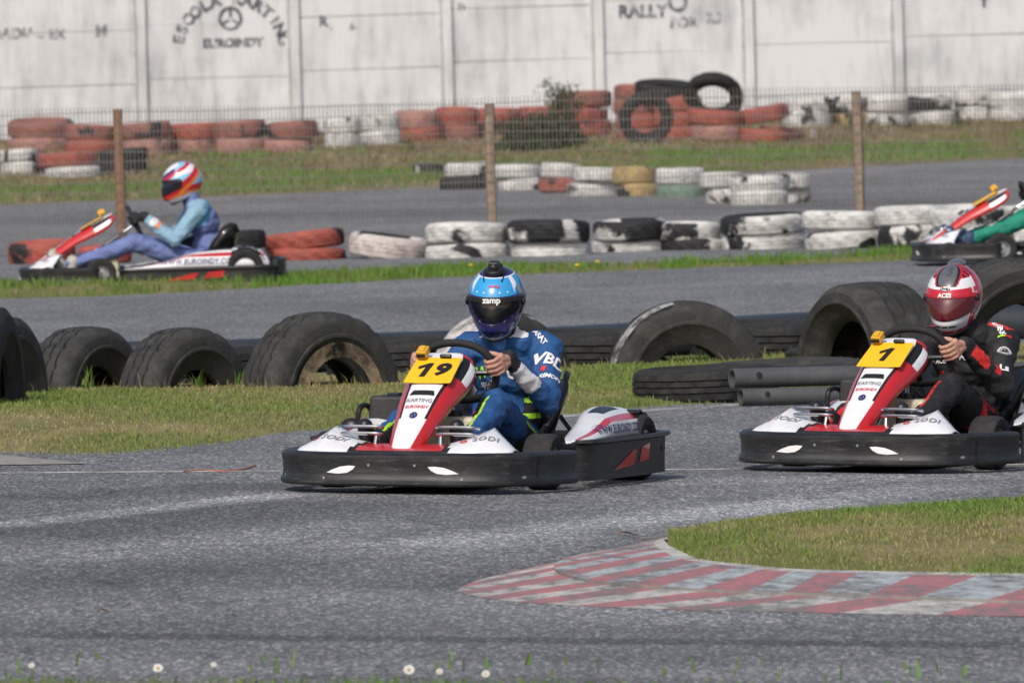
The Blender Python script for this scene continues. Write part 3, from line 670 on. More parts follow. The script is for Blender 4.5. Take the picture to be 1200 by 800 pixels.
    for q, me in enumerate((m1, m2, m3)):
        o = len(allv); allv += [vv.co.copy() for vv in me.vertices]
        for p in me.polygons:
            c = Vector((0, 0, 0))
            for i in p.vertices: c += me.vertices[i].co
            c /= len(p.vertices); allf.append([i+o for i in p.vertices])
            if q == 0: am.append(suit_fn(c, *nearest(c)))
            elif q == 1: am.append(hand_i)
            else:
                l = HI @ c; mi = skin_i
                if l.z < -.012 or l.x < .045 or l.z > .055: mi = dk
                elif l.x > .06 and .030 < l.z < .040 and .014 < abs(l.y) < .05: mi = ir
                elif l.x > .07 and abs(l.z-.008) < .006 and abs(abs(l.y)-.031) < .012: mi = ir if abs(abs(l.y)-.031) < .005 else ey
                am.append(mi)
    me = bpy.data.meshes.new('person'); me.from_pydata([tuple(x) for x in allv], [], allf)
    for m in mats: me.materials.append(m)
    me.polygons.foreach_set('material_index', am); me.polygons.foreach_set('use_smooth', [True]*len(allf)); me.update()
    for x in (m2, m3): bpy.data.meshes.remove(x)
    P = link('person', me); tag(P, label, 'person')
    # helmet
    nA, nE = 120, 62; e0, e1 = 90, -58; vs = []; fs = []; mi = []
    for i in range(nE+1):
        el = e0+(e1-e0)*i/nE
        for a in range(nA): vs.append(shell(-180+360*a/nA, min(el, 89.5)))
    for i in range(nE):
        el = e0+(e1-e0)*(i+.5)/nE
        for a in range(nA):
            az = -180+360*(a+.5)/nA; top, bot = 15-6*(abs(az)/70)**2, -20+7*(abs(az)/70)**2
            if abs(az) < 70 and bot < el < top: continue
            a2 = (a+1) % nA; fs.append((i*nA+a, (i+1)*nA+a, (i+1)*nA+a2, i*nA+a2)); mi.append(helm_fn(az, el))
    mb = MB(); mb.add(vs, fs); mb.m = mi
    hm = mb.build('helmet', helm_mats, P, autosm=0); hm.matrix_local = HF
    sd = hm.modifiers.new('Solidify', 'SOLIDIFY'); sd.thickness = .018; sd.offset = -1
    vs = []; fs = []; mi = []; na, ne = 60, 22
    for i in range(ne+1):
        for a in range(na+1):
            az = -76+152*a/na; top, bot = 18-7*(abs(az)/76)**2, -23+9*(abs(az)/76)**2
            vs.append(shell(az, top+(bot-top)*i/ne, 1.022))
    for i in range(ne):
        for a in range(na): fs.append((i*(na+1)+a, (i+1)*(na+1)+a, (i+1)*(na+1)+a+1, i*(na+1)+a+1)); mi.append(1 if i < 5 or i > ne-1 or a < 3 or a > na-4 else 0)
    mb = MB(); mb.add(vs, fs); mb.m = mi
    vo = mb.build('visor', [visor, visor_strip], hm, autosm=0); sd = vo.modifiers.new('Solidify', 'SOLIDIFY'); sd.thickness = .002
    for s in (-1, 1):
        p = shell(s*74, 2, 1.03); MB().ell(p, (.017, .008, .017)).build('visor_pivot', BLK2, hm)
    # ridge slots, chin vent, rear rim
    bh = bvh_of(hm.data)
    for s in (-1, 0, 1): decal('vent', poly2d([(-.014, -.004), (.014, -.004), (.012, .004), (-.012, .004)], .01), frame((.4, s*.032, -.105), (0, 1, 0), (0, 0, 1)), bh, KPR, hm, .002)
    lip = MB().tube([shell(-180+360*a/60, -58, .985) for a in range(60)], .010, 8, closed=True); lip.build('neck_roll', BLK2, hm)
    # shoes
    for s in (-1, 1):
        sm_ = MB(); an = Vector((.77, s*.20, .185))
        sm_.capsule(an+Vector((-.02, 0, .02)), .05, an+Vector((.01, 0, -.075)), .046); sm_.capsule(an+Vector((.0, 0, -.085)), .042, an+Vector((.085, 0, .01)), .042); sm_.capsule(an+Vector((.085, 0, .01)), .042, an+Vector((.13, 0, .085)), .034)
        o = sm_.build('t', SKIN); md = o.modifiers.new('r', 'REMESH'); md.mode = 'VOXEL'; md.voxel_size = .007; s2 = o.modifiers.new('s', 'SMOOTH'); s2.iterations = 5
        me2 = ev_mesh(o); bpy.data.objects.remove(o); me2.materials.clear(); me2.materials.append(shoe or BLK2); me2.name = 'shoe'
        for p in me2.polygons: p.use_smooth = True
        link('shoe', me2, P)
    return P, hm, me, m1, bh, HF

# ------------------------------------------------------------------ build karts + drivers
def place(o, nose_px, nose_py, yaw, noselen=1.15):
    p = G(nose_px, nose_py); f = Vector((-math.sin(yaw), -math.cos(yaw), 0)); q = p - f*noselen; g = lambda dx, dy: near_z(q.x+dx, q.y+dy)
    n = Vector((-(g(.4, 0)-g(-.4, 0))/.8, -(g(0, .4)-g(0, -.4))/.8, 1)).normalized(); x = (f-n*f.dot(n)).normalized(); m = frame(Vector((q.x, q.y, g(0, 0))), x, n.cross(x))
    o.location = m.to_translation(); o.rotation_euler = m.to_euler(); return o
POSE = [(459, 579, R(18)), (980, 554, R(25)), (24, 340, R(88)), (1072, 311, R(86))]
kart0 = make_kart()
karts = [kart0] + [copy_tree(kart0) for _ in range(3)]
KL = ['black bumpered go-kart with red and white fairings and yellow plate 19, leading the pair', 'black bumpered go-kart with red and white fairings and yellow plate 1, following behind',
      'go-kart seen side-on on the back straight by the wooden fence post, driver in pale blue', 'go-kart on the back straight cut off by the right edge, driver with green trousers']
for k, l, ps, nm in zip(karts, KL, POSE, ('19', '1', '7', '12')):
    tag(k, l, 'go-kart', 'karts racing on the track'); place(k, *ps)
number(karts[0], '19'); number(karts[1], '1')
for k in karts[2:]:
    for c in k.children:
        n_ = c.name.split('.')[0]
        if n_ == 'side_bumper': c.scale.z = .74
        if n_ == 'side_fairing': c.scale.z = 1.15; c.location.z = -.075
for k in karts: del k['_pf']

def tri(c): return c
BLU = M('blue_suit', (.012, .074, .225), .7, var=.25, scale=14, bump=.55, bscale=38); BKS = M('black_suit', (.010, .010, .012), .75, var=.3, bump=.55, bscale=38); WHS = M('white_suit', (.62, .62, .64), .7, var=.1); LMS = M('lime_suit', (.40, .72, .02), .7)
def suit_main(c, part, t, s, d):
    if part == 'farm':
        if t > .86: return 1
        if t > .40 and d.z < .012 and d.x > -.05 and (d.y*s > -.02): return 2
        return 0
    if part == 'uarm':
        return 3 if .02 < t < .05 and d.z > .05 else 0
    if part == 'thigh':
        if d.y*s < -.015 and t < .9: return 1
        if d.y*s < .0 and t < .92: return 3
        if t < .45 and d.z < .035 and d.y*s > .02: return 3 if abs(d.z-.026) < .01 else 1
        return 0
    if part == 'shin': return 1 if d.y*s < -.02 else (3 if d.y*s < -.008 else 0)
    if part == 'torso':
        if c.z > .612: return 2 if c.x > -.15 else 1
        if abs(c.y) > .135 and c.z < .40: return 1 if int(c.z*45) % 3 else 3
    return 0
CYA = M('helmet_light_blue', (.03, .30, .62), .22, var=.06, coat=.6); PUR = M('helmet_navy_purple', (.020, .018, .12), .22, var=.1, coat=.6); HWH = M('helmet_white', (.70, .70, .73), .22, var=.05, coat=.6); HBK = M('helmet_black', (.012, .012, .014), .2, coat=.6)
HRD = M('helmet_red', (.50, .012, .03), .22, var=.06, coat=.6); HGR = M('helmet_grey', (.10, .105, .115), .25, var=.2, coat=.6); HOR = M('helmet_orange', (.75, .20, .02), .25, coat=.5); HLB = M('helmet_pale_blue', (.22, .50, .72), .25, coat=.5)
def helm_main(az, el):
    a = abs(az)
    if el > 66: return 3
    if el > 55: return 1
    if el > 52.5: return 2
    if a > 50 and a < 66 and el > 22+(a-50)*.9: return 2
    if el > 19 + max(0, (a-58))*1.0 - (6 if a > 62 else 0): return 0 if a < 120 else 1
    if el < -46 and a < 80: return 2
    return 1
VIS0 = visor_mat('clear_smoked_visor', (.012, .014, .018), .84)
P0, H0, me0, bod0, bh0, HF0 = make_person('driver in royal blue suit and light blue helmet steering the kart with plate 19', suit_main, [BLU, BKS, WHS, LMS], helm_main, [CYA, PUR, HWH, HBK], VIS0,
    (-.11, .046, .772), R(9), R(13), .085, seed=1, dz=.03)
# black camera scoop on top of the blue helmet
sc = MB().ell((.03, 0, .132), (.062, .05, .018)).box((.042, 0, .150), (.05, .05, .05), taper=.86).ell((.066, .0, .152), (.010, .017, .017)).capsule((.0, -.018, .145), .012, (.0, .018, .145), .012); sc.build('camera_mount', BLK2, H0, bevel=.008)
def hdecal(shape, az, el, mat, H, bh, name='lettering', off=.004, rot=0):
    p = shell(az, el, 1.0); n = Vector((math.cos(R(az))*math.cos(R(el)), math.sin(R(az))*math.cos(R(el)), math.sin(R(el)))); x = Vector((0, 0, 1)).cross(n).normalized(); y = n.cross(x)
    f = frame(p+n*.05, x, y) @ Matrix.Rotation(rot, 4, 'Z'); return decal(name, shape, f, bh, mat, H, off, .2)
def visor_bvh(H): return bvh_of([c for c in H.children if c.name.startswith('visor') and 'pivot' not in c.name][0].data)
vb = visor_bvh(H0)
hdecal(text2d('zamp', .036, .0012), 0, 13, WPR, H0, vb, off=.003)
for az in (-34, -17, 0, 17, 34): hdecal(ring2d(.0005, .004, 8), az, 25, WPR, H0, bh0, 'vent')
hdecal(text2d('racing', .020, .0003, .3), 4, 37, RPR, H0, bh0)
for s in (-1, 1): hdecal(poly2d([(-.003, -.02), (.003, -.02), (.002, .02), (-.002, .02)], .01), s*30, 50, KPR, H0, bh0, 'trim_line', rot=-s*.6)
hdecal(poly2d([(-.014, -.018), (.014, -.018), (.014, .018), (-.014, .018)], .01), 66, 24, GRYT, H0, bh0, 'sticker')

def bdecal(P, me, shape, o, x, y, mat, off=.004, name='lettering', maxd=.5):
    return decal(name, shape, frame(Vector(o), Vector(x), Vector(y)), me, mat, P, off, maxd)
b0 = bvh_of(bod0)
def arm_frames(ly, s=1, dz=0, tw=-.02):
    sh = Vector((-.185+s*tw, s*.160+ly*.8, .54+dz)); el = Vector((-.02, s*.252+ly*.55, .335+dz*.4)); return sh, el
sh, el = arm_frames(.085, 1, .03); dn = (sh-el).normalized(); mid = sh+(el-sh)*.5; out = Vector((.84, .52, .15)); out = (out-dn*out.dot(dn)).normalized()
xx = dn.cross(out).normalized()
upd = (dn*1.0 + xx*.25).normalized()
for txt, tt, sz, mt in (('VBD', .40, .074, WPR), ('SIMON', .70, .030, WPR)):
    o = sh+(el-sh)*tt+out*.16; bdecal(P0, b0, text2d(txt, sz, .0025 if sz > .05 else .001, .15), o, upd.cross(out), upd, mt)
o = sh+(el-sh)*.57+out*.16-upd.cross(out)*.03; bdecal(P0, b0, poly2d([(-.008, -.012), (.010, -.012), (.010, .012), (-.008, .012)], .01), o, upd.cross(out), upd, RPR, name='badge')
CX = Vector((0, 1, 0)); CY = Vector((-.25, 0, .97))
for txt, y, z, sz, mt in (('UP', .085, .545, .075, WPR), ('W9', -.055, .545, .065, LIM), ('sport', -.055, .505, .03, WPR), ('ATLAS', -.04, .43, .024, WPR), ('ADRIL', -.02, .375, .036, WPR)):
    bdecal(P0, b0, text2d(txt, sz, .002 if sz > .03 else .0008), Vector((.2, y+.045, z)), CX, CY, mt)
bdecal(P0, b0, poly2d([(-.03, -.02), (-.008, .0), (0, -.018), (.012, -.018), (.03, -.02), (0, .026)], .015), Vector((.2, -.01, .467)), CX, CY, WPR, name='emblem')
bdecal(P0, b0, ring2d(.0005, .012, 14), Vector((.2, -.075, .382)), CX, CY, RPR, name='badge')
bdecal(P0, b0, text2d('ARAT', .03, .001), Vector((-.16, .22, .75)), Vector((.55, .83, 0)), Vector((-.83, .55, 0)), WPR)

def suit_r(c, part, t, s, d):
    if part == 'farm':
        if t > .88: return 0
        if t > .52 and d.z > -.02: return 1
        return 1 if .28 < t < .40 and d.z > .0 else 0
    if part == 'uarm': return 1 if t < .12 and d.z > .045 and -.035 < d.x < .03 else (2 if t < .12 and d.z > .045 and -.05 < d.x <= -.035 else 0)
    if part == 'thigh':
        u = d.y*s
        if .40 < t < .48 and u > -.02: return 1
        if .10 < t < .48 and .028 < d.z < .05 and u > -.01: return 1
        return 1 if .08 < t < .15 and u > -.0 else 0
    if part == 'shin': return 1 if -.028 < d.y*s < -.012 else 0
    if part == 'torso':
        if c.z < .40 and .03 < abs(c.y) < .07 and c.x > -.2 and s < 0: return 1
        if c.z > .6: return 0
    return 0
RDS = M('red_suit', (.62, .022, .018), .7)
def helm_r(az, el):
    a = abs(az)
    if 14 < el < 23 and a < 78: return 0
    if a < 13 and el < 30 and el > 14: return 0
    if el > 30 and a < 17*(1+(el-30)/26): return 3
    if el > 28 and a < 26*(1+(el-28)/26) : return 0 if a > 22*(1+(el-28)/26) else 2
    if el > 40+a*.05 and a < 95: return 4 if (int(a+el*.8) % 17) < 8 else 0
    if el > 60: return 0
    if el < -44 and a < 100: return 0
    if el < -14 - max(0, a-45)*.1 and a < 60: return 1
    if a < 75 and el > 10: return 1
    if a > 70: return 2 if (abs(el-(a-110)*.6) < 5) else (1 if -28 < el < -12 else 0)
    return 0
P1, H1, me1, bod1, bh1, HF1 = make_person('driver in black suit with red stripes and red helmet steering the kart with plate 1', suit_r, [BKS, RDS, WHS], helm_r, [HRD, HWH, HBK, HGR, HBK], visor_mat('dark_red_mirror_visor', (.10, .008, .012), .12),
    (-.10, .028, .732), R(6), R(10), .065, visor_strip=HRD, seed=2)
vb = visor_bvh(H1)
hdecal(text2d('ACES', .026, .0012), 0, 13, WPR, H1, vb, off=.003); 
hdecal(ring2d(.0005, .016, 20, 1.35, .75), 0, 25, KPR, H1, bh1, 'badge', .003); hdecal(ring2d(.0005, .014, 20, 1.38, .72), 0, 25, WPR, H1, bh1, 'badge', .0045); hdecal(text2d('Arai', .018, .001), 0, 25, KPR, H1, bh1, off=.006)
hdecal(text2d('S', .03, .001), 62, 18, WPR, H1, bh1); hdecal(text2d('KART', .026, .0008), 6, 62, HGR, H1, bh1, rot=1.4)
sc = MB().ell((-.06, 0, .135), (.05, .04, .02)); sc.build('top_vent', HGR, H1)
b1 = bvh_of(bod1); sh, el = arm_frames(.065); dn = (sh-el).normalized(); out = Vector((.84, .52, .15)); out = (out-dn*out.dot(dn)).normalized(); xd = dn.cross(out)
o = sh+(el-sh)*.42+out*.16
bdecal(P1, b1, ring2d(.0005, .03, 20, 1.15, .9), o, xd, dn, GRYT, name='badge'); bdecal(P1, b1, ring2d(.022, .025, 20, 1.15, .9), o, xd, dn, WPR, .006, 'badge'); bdecal(P1, b1, text2d('AF', .026, .001), o, xd, dn, KPR, .006)
o = sh+(el-sh)*.75+out*.16; bdecal(P1, b1, text2d('Ls', .05, .002), o, xd, dn, WPR)
o = sh+(el-sh)*.12+out*.16; bdecal(P1, b1, poly2d([(-.03, -.005), (.0, -.005), (0, .005), (-.03, .005)], .01), o, xd, dn, LIM, name='flag_patch'); bdecal(P1, b1, poly2d([(.0, -.005), (.03, -.005), (.03, .005), (0, .005)], .01), o, xd, dn, RPR, name='flag_patch')
for txt, y, z, sz in (('ALDE', .09, .545, .036), ('RACE', -.06, .53, .03)): bdecal(P1, b1, text2d(txt, sz, .001), Vector((.2, y, z)), CX, CY, WPR)
bdecal(P1, b1, ring2d(.0005, .028, 20, 1.3, .7), Vector((.2, .10, .37)), CX, CY, GRYT, name='badge'); 
bdecal(P1, b1, text2d('SPARK', .03, .001), Vector((-.17, .21, .75)), Vector((.55, .83, 0)), Vector((-.83, .55, 0)), WPR)
kn = Vector((.02, .15, .6)); bdecal(P1, b1, text2d('alpine', .026, .0008), kn, Vector((-1, .1, 0)), Vector((-.1, -1, 0)), WPR)

PER = M('periwinkle_suit', (.13, .17, .37), .75, var=.2, bump=.55, bscale=38); TEA = M('pale_blue_sleeve', (.22, .37, .48), .75, var=.15); CYS = M('cyan_suit', (.09, .33, .50), .75)
def suit_l(c, part, t, s, d):
    if part == 'farm': return 3 if t > .9 else (4 if .62 < t < .78 and d.z > -.01 else (5 if .50 < t < .58 and d.z > 0 else 1))
    if part == 'uarm': return 1 if d.x > -.052 or t > .5 else 2
    if part == 'torso': return 1 if c.z > .5 and abs(c.y) > .10 and c.x > -.2 else 0
    return 0
def helm_l(az, el):
    a = abs(az)
    if el > 16 and abs(el - (10+a*.35)) < 7: return 1
    if el > 14 and abs(el - (24+a*.35)) < 7: return 2 if a < 60 else 3
    if el > 50: return 0 if a < 80 else 3
    if a > 60 and abs(el-(a-95)*.55) < 9: return 1
    if a > 60 and abs(el-(a-95)*.55+14) < 6: return 4
    if el < -16: return 1 if el > -30 else (4 if el > -38 else 0)
    return 0 if el > 20 else 3
P2, H2, me2, bod2, bh2, HF2 = make_person('driver in periwinkle suit with pale blue sleeves and multicoloured helmet, seen from the side', suit_l, [PER, TEA, CYS, BKS, WHS, HOR], helm_l, [HWH, HRD, PUR, HLB, HOR], visor_mat('dark_visor', (.012, .012, .03), .2),
    (-.085, .02, .79), R(14), R(14), .0, dz=.035, glove=BKS, shoe=M('pale_shoe', (.42, .40, .34), .6), seed=3)
GRS = M('green_suit', (.008, .21, .14), .75, var=.2, bump=.55, bscale=38)
def suit_g(c, part, t, s, d): return 1 if part in ('farm',) and t > .9 else 0
P3, H3, me3, bod3, bh3, HF3 = make_person('driver in green racing suit, only the legs in view at the right edge', suit_g, [GRS, BKS], lambda a, e: 0 if e > 10 else 1, [HBK, HGR], visor_mat('black_visor', (.01, .01, .01), .15),
    (-.085, 0, .74), R(0), R(12), .0, glove=BKS, shoe=M('navy_lime_shoe', (.03, .05, .12), .6), seed=4)
for P, k in zip((P0, P1, P2, P3), karts):
    P.location = k.location; P.rotation_euler = k.rotation_euler; P['group'] = 'drivers in the karts'

# ------------------------------------------------------------------ setting: asphalt, bank, grass
ASP = asphalt()
def struct(o): o['kind'] = 'structure'; return o
gm = MB(); gx = [-5000, -60] + list(np.linspace(-6, 6, 13)) + [60, 5000]; gy = [-100] + list(np.linspace(0, 42*K, 12)) + list(np.linspace(44*K, 56*K, 25))[:] + [60*K, 100, 200, 9000]
gm.add([(x, y, near_z(x, y)) for x in gx for y in gy], [(i*len(gy)+j, (i+1)*len(gy)+j, (i+1)*len(gy)+j+1, i*len(gy)+j+1) for i in range(len(gx)-1) for j in range(len(gy)-1)]); struct(gm.build('track', ASP, smooth=True, autosm=0))
# raised grassy bank up to the wall
vs = []; fs = []; nx, ny = 200, 50
for i in range(nx+1):
    x = -22+46*i/nx
    for j in range(ny+1):
        t = -.02+1.27*j/ny; e = bank_edge(x); y = e+(wall_y(x)-e)*t; vs.append((x, y, zg(x, y)+(-.02 if t < 0 else .006) + (.012*noise.noise(Vector((x*2, y*1.2, 0))) if t > .05 else 0)))
for i in range(nx):
    for j in range(ny): fs.append((i*(ny+1)+j, (i+1)*(ny+1)+j, (i+1)*(ny+1)+j+1, i*(ny+1)+j+1))
BANKM = soil('bank_soil', [(.25, (.07, .085, .025)), (.42, (.15, .125, .06)), (.55, (.22, .155, .085)), (.72, (.30, .24, .15))], 1.6)
struct(MB().add(vs, fs).build('grassy_bank', BANKM))
TURF = soil('turf_soil', [(.28, (.09, .13, .028)), (.45, (.14, .14, .05)), (.58, (.22, .19, .09)), (.75, (.30, .25, .15))], 2.2)

def strip(near, far, z=.012, nu=60, nv=8, crown=.03):
    """a grass sheet between two ground curves given as sighted ground points"""
    a = [G(*p) for p in near]; b = [G(*p) for p in far]
    a = smoothpath(a, 8); b = smoothpath(b, 8); vs = []; fs = []
    def samp(c, t): q = t*(len(c)-1); i = min(int(q), len(c)-2); return c[i].lerp(c[i+1], q-i)
    for i in range(nu+1):
        p, q = samp(a, i/nu), samp(b, i/nu)
        for j in range(nv+1):
            t = j/nv; c = p.lerp(q, t); wob = .04*noise.noise(Vector((c.x*1.5, c.y*1.5, 8)))
            c.z = near_z(c.x, c.y) + (.006 + (crown(c.x) if callable(crown) else crown)*min(1, 4*t*(1-t)*1.3) if 0 < j < nv else -.012)
            if j == 0: c.y += wob*6
            vs.append(c)
    for i in range(nu):
        for j in range(nv): fs.append((i*(nv+1)+j, (i+1)*(nv+1)+j, (i+1)*(nv+1)+j+1, i*(nv+1)+j+1))
    return vs, fs
def blades(name, vs, fs, dens, h, w, mat, patch=1.0, fringe=None, mask=None, dry=0.0, lab=None, hvar=.55):
    V = np.array([tuple(v) for v in vs]); F = np.array(fs); P = V[F]
    ar = .5*np.linalg.norm(np.cross(P[:, 2]-P[:, 0], P[:, 3]-P[:, 1]), axis=1); n = int(ar.sum()*dens)
    fi = rng.choice(len(F), n, p=ar/ar.sum()); u, v_ = rng.random(n)[:, None], rng.random(n)[:, None]; q = P[fi]
    pos = (q[:, 0]*(1-u)+q[:, 1]*u)*(1-v_)+(q[:, 3]*(1-u)+q[:, 2]*u)*v_
    # clumping
    cl = np.array([noise.noise(Vector((x*patch, y*patch*.45, 0)))*.6+noise.noise(Vector((x*patch*3.3, y*patch*1.5, 5)))*.4 for x, y, z in pos])
    keep = rng.random(n) < np.clip(.68+cl*1.1, .06, 1)
    if mask is not None: keep &= np.array([mask(x, y) > rng.random() for x, y, z in pos])
    pos, cl = pos[keep], cl[keep]; n = len(pos)
    hh = h*(1-hvar+2*hvar*rng.random(n)**1.6)*(1+.7*np.clip(cl, -.6, 1)); a = rng.random(n)*2*PI; ww = w*(.6+.8*rng.random(n))
    ln = hh*(.1+.7*rng.random(n)); b = rng.random(n)*2*PI
    dx, dy = np.cos(a)*ww, np.sin(a)*ww; lx, ly = np.cos(b)*ln, np.sin(b)*ln
    v = np.zeros((n, 5, 3)); z = np.zeros(n)
    v[:, 0] = pos+np.stack([-dx, -dy, z-.01], 1); v[:, 1] = pos+np.stack([dx, dy, z-.01], 1)
    v[:, 2] = pos+np.stack([dx*.8+lx*.35, dy*.8+ly*.35, hh*.6], 1); v[:, 3] = pos+np.stack([-dx*.8+lx*.35, -dy*.8+ly*.35, hh*.6], 1); v[:, 4] = pos+np.stack([lx, ly, hh], 1)
    base = np.arange(n)*5; idx = np.stack([base, base+1, base+2, base+3, base+3, base+2, base+4], 1).ravel()
    me = bpy.data.meshes.new(name); me.vertices.add(n*5); me.vertices.foreach_set('co', v.ravel()); me.loops.add(n*7); me.loops.foreach_set('vertex_index', idx.astype(np.int32))
    me.polygons.add(n*2); ls = np.stack([np.arange(n)*7, np.arange(n)*7+4], 1).ravel(); me.polygons.foreach_set('loop_start', ls.astype(np.int32))
    me.update(calc_edges=True); me.validate()
    tone = np.clip(.5+cl*.95+rng.normal(0, .14, n)-dry, 0, 1); at = me.attributes.new('tone', 'FLOAT', 'POINT'); at.data.foreach_set('value', np.repeat(tone, 5).astype(np.float32))
    me.materials.append(mat); o = link(name, me); o['kind'] = 'stuff'
    tag(o, lab, 'grass'); return o
GRA = tone_mat('grass_blades', [(0, (.38, .30, .16)), (.22, (.30, .27, .11)), (.42, (.21, .25, .07)), (.75, (.15, .235, .05)), (1, (.17, .28, .055))])
GRB = tone_mat('grass_green', [(0, (.24, .22, .08)), (.35, (.13, .21, .035)), (1, (.13, .28, .04))])
near = [(-160, 541), (0, 534), (110, 534), (200, 527), (270, 519), (345, 508), (450, 503), (600, 494), (700, 484), (770, 477), (950, 466), (1060, 458), (1400, 438)]
far = [(-160, 449), (0, 447), (130, 444), (260, 440), (400, 436), (500, 432), (600, 428), (700, 424), (800, 420), (880, 416), (960, 412), (1060, 408), (1400, 396)]
v1, f1 = strip(near, far, nu=90, nv=10); struct(MB().add(v1, f1).build('grass_verge', TURF))
blades('verge_grass', v1, f1, 1800, .017, .0034, GRA, .45, dry=.08, lab='green and dry grass of the verge with the half buried tyres')
near = [(-80, 352), (100, 348), (250, 341), (400, 332), (560, 324), (720, 318), (900, 311), (1050, 306), (1300, 297)]
far = [(-80, 340), (100, 336.5), (250, 330), (400, 321), (560, 315), (720, 312.5), (900, 307), (1050, 301), (1300, 289)]
v2, f2 = strip(near, far, nu=90, nv=5, crown=lambda x: .012+.042*max(0, min(1, (-1.6-x)/1.2))+.03*max(0, min(1, (x-2.4)/.6))); struct(MB().add(v2, f2).build('grass_divider', TURF))
blades('divider_grass', v2, f2, 900, .056, .0045, GRB, .8, lab='narrow green grass strip dividing two tracks in front of the far karts', dry=-.05)
# infield island behind the kerb
KO = [(1500, 725), (1200, 722), (917, 717), (747, 713), (633, 707), (565, 700), (537, 691), (577, 675), (662, 658), (764, 641), (800, 634)]
KM = [(1500, 716), (1200, 713), (1007, 705.5), (883, 702), (758, 695), (690, 688), (652, 676), (658, 665), (700, 654), (764, 644), (803, 636.5)]
KF = [(1500, 683), (1200, 681), (1002, 678), (917, 675), (860, 668), (815, 661), (792, 651), (782, 645), (778, 641), (783, 638.5), (808, 637)]
near = [(783, 648), (830, 668), (917, 677), (1002, 680), (1200, 683), (1500, 686)]
far = [(783, 641), (830, 626), (917, 613), (1020, 605), (1200, 592), (1500, 575)]
v3, f3 = strip(near, far, nu=70, nv=12, crown=.035)
for v in v3: v.z += .022
struct(MB().add(v3, f3).build('infield_grass', TURF))
blades('infield_blades', v3, f3, 3600, .016, .0026, GRA, 1.0, dry=.08, lab='short green and dry grass of the infield island behind the kerb')
# bank blades
vb_, fb_ = [], []
for i in range(61):
    x = -10+21*i/60
    for j in range(21):
        e = bank_edge(x); y = e+(wall_y(x)-e)*(.0+1.0*j/20); vb_.append((x, y, zg(x, y)+.006))
for i in range(60):
    for j in range(20): fb_.append((i*21+j, (i+1)*21+j, (i+1)*21+j+1, i*21+j+1))
def bmask(x, y):
    e = bank_edge(x); t = (y-e)/(wall_y(x)-e)+.22*noise.noise(Vector((x*.5, y*.1, 2))); return 1.0 if t < .34 else max(.06, .6-1.6*(t-.34))
blades('bank_grass', vb_, fb_, 260, .06, .008, GRB, .5, mask=bmask, dry=.05, lab='green grass low on the bank below the white wall')
blades('bank_litter', vb_, fb_, 330, .05, .012, tone_mat('dry_litter', [(0, (.12, .07, .035)), (.5, (.25, .18, .10)), (1, (.38, .32, .20))]), .7, mask=lambda x, y: 1-.8*bmask(x, y), lab='dry brown grass and leaf litter at the top of the bank')
# foreground verge, out of focus
near = [(-100, 860), (300, 862), (600, 864), (900, 866), (1300, 868)]; far = [(-100, 794), (200, 796), (450, 798), (600, 797), (900, 803), (1300, 805)]
v4, f4 = strip(near, far, nu=50, nv=6, crown=.015); struct(MB().add(v4, f4).build('foreground_verge', TURF))
blades('foreground_grass', v4, f4, 500, .02, .003, GRB, 1.6, lab='blurred grass along the near edge of the track')
near = [(-100, 800), (300, 800), (600, 800), (900, 802), (1300, 804)]; far = [(-100, 770), (200, 772), (450, 774), (600, 774), (900, 778), (1300, 780)]
v5, f5 = strip(near, far, nu=50, nv=4, crown=0)
blades('sparse_weeds', v5, f5, 26, .035, .004, GRB, 2.0, lab='sparse weeds growing through the asphalt at the near edge')
near = [(-160, 474), (0, 472), (130, 468), (300, 465), (400, 462), (600, 446), (700, 440), (800, 436), (900, 432), (1000, 430), (1400, 420)]; far = [(x, y-9) for x, y in near]
v6, f6 = strip(near, far, nu=60, nv=3, crown=.02)
DRY = tone_mat('dry_stalks', [(0, (.34, .24, .13)), (.6, (.30, .24, .12)), (1, (.20, .26, .06))])
blades('dry_stalks', v6, f6, 170, .055, .003, DRY, 1.6, lab='taller dry stalks growing along the foot of the half buried tyres', hvar=.8)
